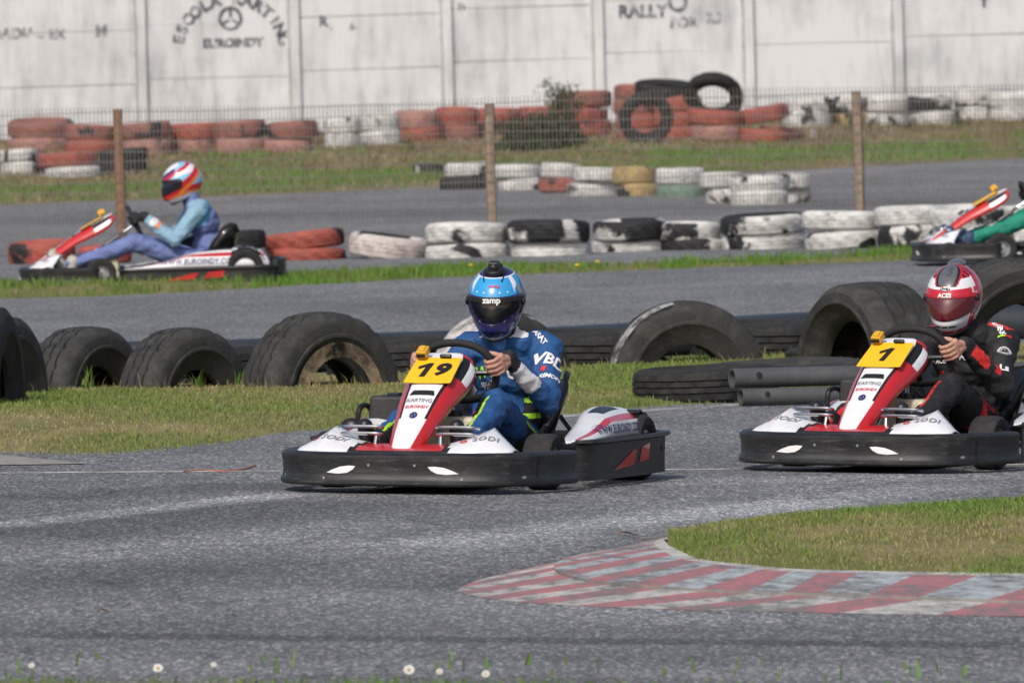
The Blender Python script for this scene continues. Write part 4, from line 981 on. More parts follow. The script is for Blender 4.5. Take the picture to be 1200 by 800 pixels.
# kerb
def kerb():
    o = [G(*p) for p in KO]; m = [G(*p) for p in KM]; f = [G(*p) for p in KF]
    def zset(c, z): return [Vector((p.x, p.y, near_z(p.x, p.y)+z)) for p in c]
    o = smoothpath(zset(o, .0012), 12); m = smoothpath(zset(m, .018), 12); f = smoothpath(zset(f, .030), 12)
    def at(c, t):
        q = max(0, min(len(c)-1.001, t*(len(c)-1)/10)); i_ = int(q); return c[i_].lerp(c[i_+1], q-i_)
    mb = MB(); NS = 240; up = Vector((0, 0, .010)); lean = lambda t: max(0.0, min(1.0, (5.2-t)/2.5))
    for i in range(NS):
        a, b = .6+9.4*i/NS, .6+9.4*(i+1)/NS; c = int((a+b)/2*2.7+100.35) % 2
        P = []
        for t in (a, b): w = lean(t); P.append((at(o, t), at(m, t-.16*w), at(m, t-.16*w)+up, at(f, t-.55*w)))
        (o0, m0, n0, f0), (o1, m1, n1, f1) = P
        mb.add([o0, o1, m1, m0], [(0, 1, 2, 3)], c); mb.add([m0, m1, n1, n0], [(0, 1, 2, 3)], 3)
        for k, (u, w) in enumerate(((0, .45), (.45, .88), (.88, 1))): mb.add([n0.lerp(f0, u), n1.lerp(f1, u), n1.lerp(f1, w), n0.lerp(f0, w)], [(0, 1, 2, 3)], (1 if c == 1 else 2) if k < 2 else 0)
        dn = Vector((0, 0, .06)); mb.add([f0, f1, f1-dn, f0-dn], [(0, 1, 2, 3)], 3)
    def worn(name, rgb, keep):
        mt, nt, nd, lk, b = new_mat(name); tc = N(nd, 'ShaderNodeTexCoord'); mp = N(nd, 'ShaderNodeMapping'); mp.inputs['Scale'].default_value = (1, .35, 1); lk.new(tc.outputs['Object'], mp.inputs['Vector'])
        nz = N(nd, 'ShaderNodeTexNoise'); setin(nz, Scale=13, Detail=9, Roughness=.72); lk.new(mp.outputs[0], nz.inputs['Vector'])
        n2 = N(nd, 'ShaderNodeTexNoise'); setin(n2, Scale=2.2, Detail=4); lk.new(mp.outputs[0], n2.inputs['Vector'])
        ad = N(nd, 'ShaderNodeMath', operation='MULTIPLY_ADD'); ad.inputs[1].default_value = .6; lk.new(n2.outputs['Fac'], ad.inputs[0]); lk.new(nz.outputs['Fac'], ad.inputs[2])
        rp = N(nd, 'ShaderNodeValToRGB'); e = rp.color_ramp.elements; e[0].position = keep-.13; e[1].position = keep+.13; e[0].color = (*rgb, 1); e[1].color = (.15, .145, .14, 1)
        q = e.new(keep); q.color = (*[x*.62+.05 for x in rgb], 1)
        lk.new(ad.outputs[0], rp.inputs['Fac']); lk.new(rp.outputs['Color'], b.inputs['Base Color']); setin(b, Roughness=.85)
        bp = N(nd, 'ShaderNodeBump'); setin(bp, Strength=.4, Distance=.006); lk.new(nz.outputs['Fac'], bp.inputs['Height']); lk.new(bp.outputs[0], b.inputs['Normal']); return mt
    KW = worn('kerb_white', (.50, .48, .44), .80); KR = worn('kerb_red', (.40, .15, .155), .80); KB = worn('kerb_bluewhite', (.42, .46, .48), .76); KC = worn('kerb_concrete', (.24, .23, .21), .8)
    o_ = mb.build('kerb', [KW, KR, KB, KC]); return struct(o_)
kerb()
# painted lines and pale gravel at the verge
def ribbon(name, pts, w, z, mat):
    c = smoothpath([G(*p) for p in pts], 10); mb = MB(); L = []; Rr = []
    for i, p in enumerate(c):
        t = (c[min(i+1, len(c)-1)]-c[max(i-1, 0)]).normalized(); n = Vector((-t.y, t.x, 0)); L.append(p+n*w/2*(1+.5*noise.noise(p*1.3))+Vector((0, 0, z))); Rr.append(p-n*w/2+Vector((0, 0, z)))
    for q in L+Rr: q.z = near_z(q.x, q.y)+z
    k = len(c); mb.add(L+Rr, [(i, k+i, k+i+1, i+1) for i in range(k-1)]); return struct(mb.build(name, mat, smooth=False))
LINE = faded('worn_line_paint', (.55, .53, .50), .55, 5)
ribbon('track_line', [(-60, 554.5), (200, 552.5), (420, 551.5), (640, 551), (900, 549), (1260, 543)], .10, .0015, LINE)
ribbon('edge_line', [(650, 488.5), (740, 482), (900, 472), (1000, 466)], .14, .0015, faded('worn_edge_paint', (.42, .41, .38), .52, 6))
ribbon('gravel_shoulder', [(-90, 539), (-20, 538.5), (40, 537.5)], 1.3, .004, M('pale_gravel', (.30, .28, .25), .95, var=.5, scale=12, dirt=.6))
ribbon('infield_shoulder', [(800, 633), (900, 613.5), (1020, 603), (1200, 590), (1400, 577)], .35, .0015, faded('grey_dust', (.24, .22, .20), .52, 7))

c = [G(*p)+Vector((0, 0, .004)) for p in ((215, 553), (240, 551.5), (262, 552.5), (285, 550.5), (300, 546))]
tag(MB().tube(smoothpath(c, 6), .003, 6).build('cord', M('orange_cord', (.42, .12, .06), .7)), 'thin orange cord lying on the painted track line', 'cord')
# ------------------------------------------------------------------ wall
WM = wall_mat(); JM = M('joint_and_shade_grey', (.52, .52, .52), .95, var=.3)
wx0 = atd(345, 90, 126.4*K).x; DX = 177.5/(FPX/(127*K)); bays = range(-8, 11)
wall = empty('concrete_wall', (wx0, wall_y(wx0), 0)); tag(wall, 'long whitewashed concrete panel wall with faded painted signs behind the tyres', 'wall')
dirw = Vector((1, .22*K, 0)).normalized(); nw = Vector((dirw.y, -dirw.x, 0)); ang = math.atan2(dirw.y, dirw.x)
wall.rotation_euler = (0, 0, ang); PL = DX/dirw.x      # panel pitch along the wall; local x along it, local -y faces the track
WI = Matrix.Translation(wall.location) @ Matrix.Rotation(ang, 4, 'Z')
step = .060; ph_ = .72; z00 = 1.23
for b in bays:
    zb = z00+step*(b+1)
    for r in range(-2, 3):
        z0 = zb+ph_*(r-1)+.004; tilt = random.uniform(-.006, .006)
        mb = MB().box((PL*(b+.5), random.uniform(-.006, .006), z0+ph_/2-.004), (PL-.125, .07, ph_-.003+random.uniform(-.005, .003)), Matrix.Rotation(tilt, 3, 'Y'))
        mb.build('panel', WM, wall, smooth=False, bevel=.010)
    MB().box((PL*(b+.5), .036, zb-.25), (PL-.10, .03, 3.3)).build('joint_backing', JM, wall, smooth=False)
    mb = MB().box((PL*b, -.035, zb-.05), (.12, .15, 3.2)); mb.box((PL*b-.085, -.012, zb-.05), (.03, .09, 3.1), mi=1).build('post', [WM, JM], wall, smooth=False, bevel=.008)  # grey strip left of each post draws its shadow line as colour
INK = faded('faded_dark_paint', (.075, .08, .105), .56, 9); INK2 = faded('very_faded_paint', (.16, .16, .17), .46, 9)
def wfr(px, py):
    # point of the wall plane behind a sighting, in wall coordinates
    d = ray(px, py); o = wall.location; n = nw; t = (Vector((o.x, o.y, 0))-CAM).dot(n)/d.dot(n); p = CAM+d*t; l = WI.inverted() @ p; return l.x, l.z
def wtext(txt, px, py, size, mat, rot=0, bold=.008):
    x, z = wfr(px, py); f = frame((x, -.046, z), (1, 0, 0), (0, 0, 1)) @ Matrix.Rotation(rot, 4, 'Z')
    return decal('painted_lettering', text2d(txt, size, bold), f, None, mat, wall)
px_m = 1/86.5
cx, cy, rr = 270, 60, 62
for i, ch in enumerate('ESCOLA KARTING'):
    a = R(168-156*i/13)
    if ch != ' ': wtext(ch, cx+rr*math.cos(a), cy-rr*math.sin(a)*.98, .22, INK, a-PI/2)
x, z = wfr(269, 22); f0 = frame((x, -.046, z), (1, 0, 0), (0, 0, 1))
decal('painted_wheel', ring2d(.125, .165, 30), f0, None, INK, wall)
for a in (90, 215, 325): decal('painted_wheel', ([(0.02, -.018), (.13, -.018), (.13, .018), (.02, .018)], [(0, 1, 2, 3)]), f0 @ Matrix.Rotation(R(a), 4, 'Z'), None, INK, wall)
wtext('EUROINDY', 272, 51, .165, INK)
for t, a, b_, s in (('RADIAL', 20, 40, .2), ('EX', 66, 41, .18), ('M', 118, 37, .22), ('R', 378, 26, .2), ('a', 388, 33, .12), ('d-', 412, 32, .12), ('RALLY', 752, 14, .24), ('POR', 800, 27, .2), ('RS', 835, 22, .2), ('n', 540, 7, .2), ('Y', 1152, 2, .25)):
    wtext(t, a, b_, s, INK if t in ('RALLY', 'Y', 'R') else INK2, 0)
x, z = wfr(793, 2); decal('painted_emblem', ring2d(.09, .14, 24), frame((x, -.046, z), (1, 0, 0), (0, 0, 1)), None, INK, wall)

# ------------------------------------------------------------------ fence
fY = FPX/136.0
fence = empty('wire_fence', (0, fY, 0)); tag(fence, 'wire mesh fence on brown wooden posts behind the front row of painted tyres', 'fence')
WOOD = M('weathered_wood', (.27, .14, .07), .8, var=.4, scale=14, bump=.4, bscale=50); WOODG = M('grey_wood', (.33, .24, .17), .85, var=.4, scale=14, bump=.4, bscale=50)
for px, tp, lean, mt, w in ((138, 128, 0, WOOD, .088), (573, 122, .0, WOODG, .088), (1003.5, 107, .012, WOODG, .084), (-300, 140, 0, WOOD, .085), (1440, 96, 0, WOOD, .085)):
    p = atd(px, tp, fY); x, h = p.x, p.z
    mb = MB(); pts = [(x+lean*(z-h)*-1.0+.004*math.sin(z*5+px), 0, z) for z in np.linspace(-.2, h, 9)]
    mb.tube(pts, [w/2*random.uniform(.94, 1.06) for _ in pts], 10); mb.build('post', mt, fence)
wm = MB(); x0, x1 = atd(-320, 130, fY).x, atd(1460, 100, fY).x; hw = .0030
sag = lambda x: 1.27+.02*math.sin(x*1.1)+.004*(x)
nvw = int((x1-x0)/.034)
for i in range(nvw):
    x = x0+.034*i; t = sag(x); j = random.uniform(-.002, .002)
    wm.add([(x-hw, -.05, 0.02), (x+hw, -.05, .02), (x+hw+j, -.05, t), (x-hw+j, -.05, t)], [(0, 1, 2, 3)])
xs_ = np.linspace(x0, x1, 60); z = .03; q = 0
while z < 1.26:
    for i in range(59):
        a, b = xs_[i], xs_[i+1]; wa, wb = .006*math.sin(a*3+q), .006*math.sin(b*3+q)
        wm.add([(a, -.051, z+wa-hw), (b, -.051, z+wb-hw), (b, -.051, z+wb+hw), (a, -.051, z+wa+hw)], [(0, 1, 2, 3)])
    z += .085; q += 1.3
o = wm.build('wire_mesh', M('wire_grey', (.16, .15, .14), .6, var=.3), fence, smooth=False); sd = o.modifiers.new('Solidify', 'SOLIDIFY'); sd.thickness = .0018; sd.offset = 0

# ------------------------------------------------------------------ tyres
def tyre_mesh(Ro, ri, w, seg=48, lug=0, name='tyre', worn=False):
    h = w/2; d = Ro*(.014 if w < .2 else .042)
    side = [(ri, -h*.62), (ri+.15*(Ro-ri), -h*.80), (ri+.44*(Ro-ri), -h*.98), (ri+.46*(Ro-ri), -h*1.03), (ri+.52*(Ro-ri), -h*1.035), (ri+.54*(Ro-ri), -h*.995), (ri+.75*(Ro-ri), -h), (Ro*.945, -h*.94), (Ro*.98, -h*.84)]
    tread = []
    for a, b in ((-.78, -.40), (-.34, -.03), (.03, .34), (.40, .78)): tread += [(Ro-d, a*h-.002), (Ro, a*h+.002), (Ro, b*h-.002), (Ro-d, b*h+.002)]
    prof = side + tread[1:-1] + [(r, -z) for r, z in reversed(side)] + [(ri-.004, h*.45), (ri+.3*(Ro-ri), h*.55), (ri+.72*(Ro-ri), h*.6), (Ro*.93, h*.3), (Ro*.93, -h*.3), (ri+.72*(Ro-ri), -h*.6), (ri+.3*(Ro-ri), -h*.55), (ri-.004, -h*.45)]
    n0 = len(side); n1 = n0+len(tread)-2
    fn = (lambda j, k, r: r-(Ro*.03 if (n0-1 <= j <= n1 and (k + (j % 3)) % lug == 0) else 0)) if lug else None
    cw = (lambda rz: (rz[0]-Ro*.035*(abs(rz[1])/h)**2.2 if rz[0] > Ro*.93 else rz[0], rz[1])); prof = [cw(q) for q in prof]; me = MB().lathe(prof, seg, fn=fn).mesh(name, RUB); me.set_sharp_from_angle(angle=R(38)); return me
CAR = tyre_mesh(.30, .175, .165, 56, 4); CAR_H = .165
PAL = {'white': rubber_paint('white_paint_on_rubber', (.62, .61, .585), .565, scale=2.6), 'chip': rubber_paint('chipped_white_paint', (.60, .59, .56), .49, scale=1.7), 'red': rubber_paint('red_paint_on_rubber', (.36, .085, .06), .62),
       'dull': rubber_paint('dull_red_paint', (.28, .105, .08), .56), 'pink': rubber_paint('faded_pink_paint', (.40, .20, .165), .62), 'yel': rubber_paint('yellow_paint_on_rubber', (.42, .30, .12), .60), 'grn': rubber_paint('green_paint_on_rubber', (.16, .26, .20), .55), 'blk': RUB,
       'wr': rubber_paint('white_on_black_half', (.56, .50, .47), .485, scale=1.6)}
ADJ = {'white': 'white painted', 'chip': 'chipped white and black', 'red': 'red painted', 'dull': 'dull red', 'pink': 'faded pinkish red', 'yel': 'dirty yellow', 'grn': 'greenish white', 'blk': 'plain black', 'wr': 'half white half black'}
ORD = ['first', 'second', 'third', 'fourth', 'fifth', 'sixth', 'seventh', 'eighth', 'ninth', 'tenth', 'eleventh', 'twelfth', 'thirteenth', 'fourteenth', 'fifteenth', 'sixteenth', 'seventeenth', 'eighteenth']
_cm = {}
def tyre(kind, loc, Rr, rot=(0, 0, 0), thick=1.0, label='', group=None, me=CAR, R0_=.30):
    key = (kind, me.name)
    if key not in _cm:
        c = me.copy(); c.materials.clear(); c.materials.append(PAL[kind]); _cm[key] = c
    o = link('tyre', _cm[key]); s = Rr/R0_; o.location = loc; o.rotation_euler = rot; o.scale = (s, s, thick)
    return tag(o, label, 'tyre', group)
def stacks(table, where, group, on, tk=1.0):
    for i, (px, py, dpx, sink, cols) in enumerate(table):
        p = on(px, py); rad = dpx/2*p.y/FPX*1.08; z = p.z - sink; H = len(cols)
        for j, c in enumerate(cols):
            tl = tk*random.uniform(.88, 1.08); th = CAR_H*tl
            pos = ['lower', 'upper'][j] if H == 2 else (['bottom', 'middle', 'top'][j] if H == 3 else '')
            lab = f"{ADJ[c]} {pos} tyre, {ORD[i]} stack from left, {where}"
            if H == 1: lab = f"single {ADJ[c]} tyre, {ORD[i]} from left, {where}"
            jx, jy = random.uniform(-.045, .045), random.uniform(-.05, .05)
            tyre(c, (p.x+jx, p.y+rad+jy, z+th/2), rad*random.uniform(.96, 1.03), (random.uniform(-.05, .05), random.uniform(-.08, .08), random.uniform(0, 6.28)), tl, lab, group)
            z += th*.985
stacks([(52, 309, 76, .15, ['red', 'red']), (126, 309, 58, .15, ['dull', 'red']), (272, 308, 64, .05, ['blk', 'blk']), (357, 305, 88, .06, ['red', 'red']), (550, 302, 92, .07, ['white', 'chip']),
        (645, 300, 92, .07, ['white', 'chip']), (735, 295, 82, .07, ['white', 'chip']), (812, 293, 72, .07, ['chip', 'white']), (895, 292, 92, .04, ['white', 'chip']), (986, 292, 88, .0, ['white', 'white']),
        (1066, 291, 82, .0, ['white', 'white']), (1142, 291, 86, .0, ['white', 'white']), (1222, 289, 84, .0, ['white', 'white'])], 'front row below wire fence', 'painted tyres in the front row', G)
p = G(457, 303); tyre('wr', (p.x, p.y+.35, .085), .345, (R(7), R(-5), 2.0), 1.15, 'tilted half white half black single tyre left of the white stacks, front row', 'painted tyres in the front row')
stacks([(547, 222, 55, .02, ['blk', 'white']), (610, 223, 56, .02, ['white', 'white']), (655, 226, 46, .0, ['red', 'white']), (702, 229, 62, .02, ['white', 'white']), (748, 230, 47, .02, ['yel', 'yel']),
        (799, 232, 57, .02, ['grn', 'white']), (850, 238, 48, .02, ['white', 'white']), (888, 241, 66, .02, ['white', 'white']), (926, 238, 42, .02, ['white', 'white'])], 'middle row beyond the fence', 'painted tyres in the middle row', G)
p = Gt(503, 206); tyre('chip', (p.x, p.y+.2, p.z+.03), .2, (0, .1, 1), 1.2, 'small grey white tyre sunk in the bank left of the middle row', None)
BK = 'in the back row under the white wall'
stacks([(22, 206, 50, .0, ['chip', 'white']), (82, 211, 66, .0, ['white', 'red']), (142, 206, 54, .0, ['blk', 'blk'])], 'foot of left bank', 'tyres at the foot of the bank', Gt)
stacks([(50, 179, 72, .0, ['pink', 'dull']), (108, 183, 58, .0, ['red', 'dull']), (168, 183, 58, .0, ['pink', 'dull']), (227, 181, 59, .0, ['pink', 'red']), (285, 182, 58, .0, ['pink', 'dull']), (341, 181, 57, .0, ['pink', 'dull']),
        (400, 175, 40, .0, ['white', 'white']), (443, 172, 45, .0, ['white', 'white']), (490, 168, 50, .0, ['red', 'pink']), (539, 166, 48, .0, ['dull', 'red']), (588, 162, 50, .0, ['dull', 'red']), (630, 160, 50, .0, ['red', 'red']),
        (683, 161, 62, .0, ['red', 'red', 'dull'])], 'along wall left of pile', 'tyres along the white wall', Gt, 1.28)
stacks([(949, 152, 52, .0, ['white', 'white']), (990, 150, 44, .0, ['yel', 'white']), (1038, 150, 50, .0, ['chip', 'white']), (1091, 148, 56, .0, ['white', 'chip']), (1142, 142, 50, .0, ['white', 'white']), (1190, 143, 54, .0, ['white', 'white'])],
       'along wall right of pile', 'white tyres along the wall', Gt, 1.28)
# the pile
GP = 'tyres in the loose pile'
def pile(kind, px, py, dpx, dy, dz, rot, lab, thick=1.0):
    p = Gt(*PB); q = atd(px, py, p.y+dy); tyre(kind, (q.x, q.y, q.z+dz), dpx/2*q.y/FPX*1.04, rot, thick*1.2, lab, GP)
PB = (790, 168)
pile('dull', 752, 159, 58, 1.0, 0, (0, 0, 0), 'dull red tyre lying at the left bottom of the pile behind the upright black tyre')
pile('red', 752, 142, 58, 1.0, 0, (0, .03, 1), 'red tyre lying second from the ground at the left of the pile'); pile('dull', 748, 125, 58, 1.0, 0, (0, -.04, 2), 'dull red tyre third from the ground at the left of the pile'); pile('dull', 750, 110, 60, 1.0, 0, (.1, .05, 2), 'dark red tyre topping the left of the pile')
pile('red', 797, 157, 60, .7, 0, (0, 0, 1), 'faded red tyre at the bottom middle of the pile'); pile('red', 795, 140, 58, .7, 0, (0, .05, 0), 'red tyre second from the ground in the middle of the pile'); pile('red', 793, 122, 56, .7, 0, (0, -.06, 0), 'red tyre third from the ground in the middle of the pile')
pile('blk', 778, 106, 70, .8, 0, (.14, .05, 0), 'black tyre lying flat on top of the middle of the pile')
pile('pink', 840, 156, 60, .4, 0, (0, .07, 0), 'pinkish red tyre on the ground right of the middle of the pile'); pile('red', 838, 138, 62, .4, 0, (0, .1, 0), 'red tyre just under the leaning black tyre at the top')
pile('blk', 836, 114, 68, .4, 0, (R(-48), R(14), .1), 'black tyre leaning back at the top right of the pile', .8)
pile('blk', 757, 139, 62, -.8, 0, (R(-74), R(-12), .1), 'black tyre standing upright against the front of the pile', .75)
pile('red', 895, 134, 56, .6, 0, (0, -.16, 0), 'bright red tyre tilted up at the right end of the pile'); pile('red', 895, 161, 56, .3, 0, (0, .1, 0), 'dark red tyre on the ground at the right end of the pile'); pile('dull', 915, 158, 50, 1.0, 0, (0, .2, 0), 'dull red and black tyre at the far right foot of the pile')
# big worn tyres half buried in the verge
BIG = tyre_mesh(.5, .235, .26, 96, 5, 'big_tyre'); BIG2 = tyre_mesh(.5, .30, .36, 90, 6, 'wide_big_tyre')
PAL['old'] = RUBG; PAL['streak'] = rubber_paint('black_with_pale_streak', (.40, .39, .37), .40, scale=1.1)
GB = 'worn tyres half buried in the verge'
def halfb(px, py, Rr, top, yaw, lab, kind='old', me=BIG, tilt=0, thick=1.0):
    """standing tyre: axis turned by yaw from facing the camera, sunk so that `top` metres stand above ground"""
    p = G(px, py); tyre(kind, (p.x, p.y, p.z+top-Rr), Rr, (R(90)+tilt, 0, yaw), thick, lab, GB, me, .5)
halfb(100, 461, .40, .355, R(56), 'black half buried tyre with a grassy hole, second from the left in the verge', thick=1.1)
halfb(216, 460, .42, .345, R(50), 'black half buried tyre with a white paint mark at its right foot', thick=1.1)
halfb(376, 458, .47, .42, R(42), 'large half buried tyre with a tan inner ring left of the leading kart', thick=1.15)
halfb(588, 441, .47, .345, R(44), 'half buried tyre with pale speckled tread directly behind the blue driver')
halfb(803, 431, .455, .375, R(14), 'broad half buried tyre with a pale streak on its left tread, facing the camera', me=BIG)
halfb(1022, 430, .52, .47, R(-62), 'big wide tyre with blocky tread left of the red helmet', me=BIG2, thick=1.2)
halfb(1190, 430, .62, .60, R(30), 'very large tyre with dark hole behind the black suited driver', me=BIG2, thick=1.05)
p = G(-16, 480); tyre('blk', (p.x, p.y, p.z+.06), .46, (R(90), 0, R(82)), 1.0, 'black tyre standing edge on at the left edge of the photo', GB, BIG, .5)
p = G(-2, 470); tyre('old', (p.x, p.y, p.z+.02), .42, (R(90), 0, R(70)), 1.0, 'grey black tyre standing edge on just behind the leftmost tyre', GB, BIG, .5)
# details on them: tan ring, white mark, pale streak
TAN = faded('tan_dried_mud', (.26, .19, .12), .52, 5); CHK = faded('white_paint_mark', (.45, .45, .44), .50, 7)
def ringmark(px, py, Rr, top, yaw, r0, r1, a0, a1, mat, thick, kind, parent):
    c = parent; n = 26; vs = []; fs = []; f = Rr/.5
    for i in range(n+1):
        a = a0+(a1-a0)*i/n
        for r in (r0, r1): vs.append((r*math.cos(a), r*math.sin(a), .1345))
    me = MB().add(vs, [(2*i, 2*i+1, 2*i+3, 2*i+2) for i in range(n)]).mesh(kind, mat, False); return link(kind, me, c)
big = {o['label'][:30]: o for o in COL.objects if o.get('group') == GB}
t4 = [o for o in COL.objects if 'tan inner ring' in o.get('label', '')][0]; t3 = [o for o in COL.objects if 'right foot' in o.get('label', '')][0]; t6 = [o for o in COL.objects if 'left tread, facing' in o.get('label', '')][0]
ringmark(0, 0, .46, 0, 0, .245, .33, R(5), R(175), TAN, 1, 'mud_ring', t4)
me = MB().lathe([(.500, .03), (.503, .09), (.49, .128)], 96, closed=False).mesh('tread_mark', CHK, True)
def keep_arc(me, a0, a1):
    bm = bmesh.new(); bm.from_mesh(me); dl = [f for f in bm.faces if not (a0 < math.atan2(f.calc_center_median().y, f.calc_center_median().x) < a1)]; bmesh.ops.delete(bm, geom=dl, context='FACES'); bm.to_mesh(me); bm.free(); return me
link('paint_mark', keep_arc(me.copy(), R(100), R(165)), t6)
PNK = faded('pinkish_white_paint', (.50, .47, .45), .56, 8); t5 = [o for o in COL.objects if 'pale speckled tread' in o.get('label', '')][0]
me3_ = MB().lathe([(.47, -.130), (.503, -.11), (.5075, -.05), (.5075, .06), (.503, .11)], 96, closed=False).mesh('tread_mark', PNK, True); link('paint_mark', keep_arc(me3_, R(70), R(178)), t5)
me2_ = MB().lathe([(.506, -.05), (.504, .10), (.47, .134)], 96, closed=False).mesh('tread_mark', CHK, True); link('paint_mark', keep_arc(me2_, R(0), R(38)), t3)
# truck tyres lying flat between them
TRK = tyre_mesh(.5, .29, .24, 90, 6, 'truck_tyre'); GT = 'tyres lying flat in the verge'
for px, py, Rr, zc, lab in ((225, 456, .42, .10, 'black tyre lying flat behind the gap left of the tan ringed tyre'), (470, 443, .42, .10, 'black tyre lying flat behind the leading kart steering wheel'), (690, 434, .44, .10, 'black tyre lying flat between the blue driver and the broad half buried tyre'), (905, 422, .44, .10, 'black tyre lying flat between the broad tyre and the blocky wide tyre'), (985, 428, .30, .045, 'thin black tyre lying flat under the blocky wide tyre')):
    p = G(px, py); tyre('blk', (p.x, p.y+Rr, p.z+zc), Rr, (random.uniform(-.03, .03), random.uniform(-.02, .02), random.random()),   .85 if zc > .09 else .4, lab, GT, TRK, .5)
p = G(832, 476); tyre('blk', (p.x, p.y+.80, p.z+.085), .38, (0, R(-1), .5), .72, 'black tyre lying flat at the track edge with grey pipes resting beside it', GT, TRK, .5)
p = G(905, 464); tyre('old', (p.x+.08, p.y+1.6, p.z+.06), .46, (0, R(-2), .9), .5, 'flat black tyre lying behind the grey pipes', GT, TRK, .5)
# long black hose along the back of the verge
hp_ = [G(px, py) for px, py in ((-80, 446), (140, 443), (290, 440), (450, 432), (650, 425), (870, 411), (1000, 404), (1260, 395))]
tag(MB().tube([q+Vector((0, 0, .10)) for q in smoothpath(hp_, 8)], .105, 16).build('rubber_hose', M('dark_bluegrey_hose', (.035, .04, .048), .4, var=.3, scale=3)), 'long dark hose lying behind the half buried tyres', 'hose')
# grey pipes
PG = M('grey_pipe', (.075, .078, .082), .45, var=.3, scale=5, dirt=.3)
def pipe(p0, p1, r, lab):
    a, b = Vector(p0), Vector(p1); d = (b-a).normalized(); mx = frame(a, d.orthogonal(), d.cross(d.orthogonal())); L = (b-a).length
    if (mx.to_3x3() @ Vector((0, 0, 1))).dot(d) < 0: mx = mx @ Matrix.Rotation(PI, 4, 'X')
    root = MB().lathe([(r, 0), (r, L), (r*.86, L), (r*.86, 0)], 28, mx).build('pipe', PG); tag(root, lab, 'pipe', 'grey pipes by the track')
    hz = a+d*.10+Vector((-.3, -1, .25)).normalized()*r*1.01
    hn = Vector((-.3, -1, .25)).normalized(); hn = (hn-d*hn.dot(d)).normalized(); c = a+d*.13+hn*(r+.001); f = frame(c, d, hn.cross(d))
    mb = MB(); mb.lathe([(.0005, 0), (r*.30, -.001), (r*.34, .002)], 14, f, closed=False); mb.build('bolt_hole', KPR, root)
A, B = G(868, 476), G(1215, 469)
pipe(A+Vector((0, 0, .047)), B+Vector((0, 0, .05)), .043, 'lower grey pipe lying at the track edge beside the black tyre')
pipe(A+Vector((-.04, .05, .14)), B+Vector((0, .08, .146)), .050, 'upper grey pipe resting on the lower pipe beside the track')

# ------------------------------------------------------------------ plants, flowers, leaves
LEAF = tone_mat('shrub_leaves', [(0, (.03, .04, .018)), (.5, (.055, .075, .03)), (1, (.12, .14, .055))]); STEM = M('brown_stem', (.09, .065, .035), .9)
def shrub(px, py, h, w, n, label, stems=5, leaf=.035, name='shrub', mat=LEAF, low=.55, dpt=None):
    p = Gt(px, py); root = empty(name, p); tag(root, label, 'plant')
    sm = MB(); lv = MB(); tones = []
    for s in range(stems):
        a = random.random()*2*PI; tip = Vector((math.cos(a)*w*.5*random.random(), math.sin(a)*w*.4*random.random(), h*random.uniform(.65, 1.05))); mid = tip*.5+Vector((random.uniform(-.05, .05), 0, .02)); pts = smoothpath([(0, 0, -.03), mid, tip], 4)
        sm.tube(pts, [.008*(1-.7*i/(len(pts)-1)) for i in range(len(pts))], 5)
        for i in range(n//stems):
            t = random.random()**.8; c = Vector(pts[min(int(t*(len(pts)-1)), len(pts)-1)]); sp = w*.10
            c += Vector((random.gauss(0, sp), random.gauss(0, sp), random.gauss(0, sp*.6)))
            _lf(lv, tones, c, leaf)
    for i in range(int(n*low)):
        a = random.random()*2*PI; r = math.sqrt(random.random())*w*.5; zt = h*.42*(1-(r/(w*.5))**2*.6)*random.uniform(.35, 1.1)
        _lf(lv, tones, Vector((math.cos(a)*r, math.sin(a)*r, max(.01, zt))), leaf)
    sm.build('stem', STEM, root); me = lv.mesh('foliage', mat, False); at = me.attributes.new('tone', 'FLOAT', 'POINT'); at.data.foreach_set('value', np.array(tones, dtype=np.float32)); link('foliage', me, root); return root
def _lf(lv, tones, c, s):
    s = s*random.uniform(.6, 1.3); x = Vector((random.gauss(0, 1), random.gauss(0, 1), random.gauss(.2, .7))).normalized(); y = x.orthogonal().normalized(); q = Matrix.Rotation(random.random()*6.28, 3, x); y = q @ y
    c = Vector(c); lv.add([c, c+x*s*.5+y*s*.28, c+x*s, c+x*s*.5-y*s*.28], [(0, 1, 2, 3)]); t = max(0, min(1, random.gauss(.45, .25))); tones.extend([t]*4)
shrub(618, 178, .46, .85, 3200, 'dark green bush growing on the bank in front of the red tyres', 10, .06, low=1.3)
shrub(660, 176, .98, .6, 1500, 'taller straggly green shrub beside the dark bush on the bank', 7, .055, low=.6)
shrub(325, 147, .14, .5, 120, 'small weeds sprouting from the top of the pinkish tyre stack', 7, .03, 'weed', low=.3)
shrub(480, 178, .22, .22, 70, 'small bright weed on the bank below the white wall tyres', 4, .04, 'weed', tone_mat('weed_green', [(0, (.05, .09, .02)), (1, (.14, .22, .05))]), .2)
shrub(1124, 148, .30, .25, 160, 'small green weed between white tyres at the right of the wall', 4, .04, 'weed', low=.4)
shrub(373, 176, .12, .2, 60, 'low dark weed between the pinkish and the white tyre stacks', 3, .03, 'weed', low=.4)
TW = tone_mat('tuft_green', [(0, (.10, .14, .03)), (1, (.13, .26, .04))])
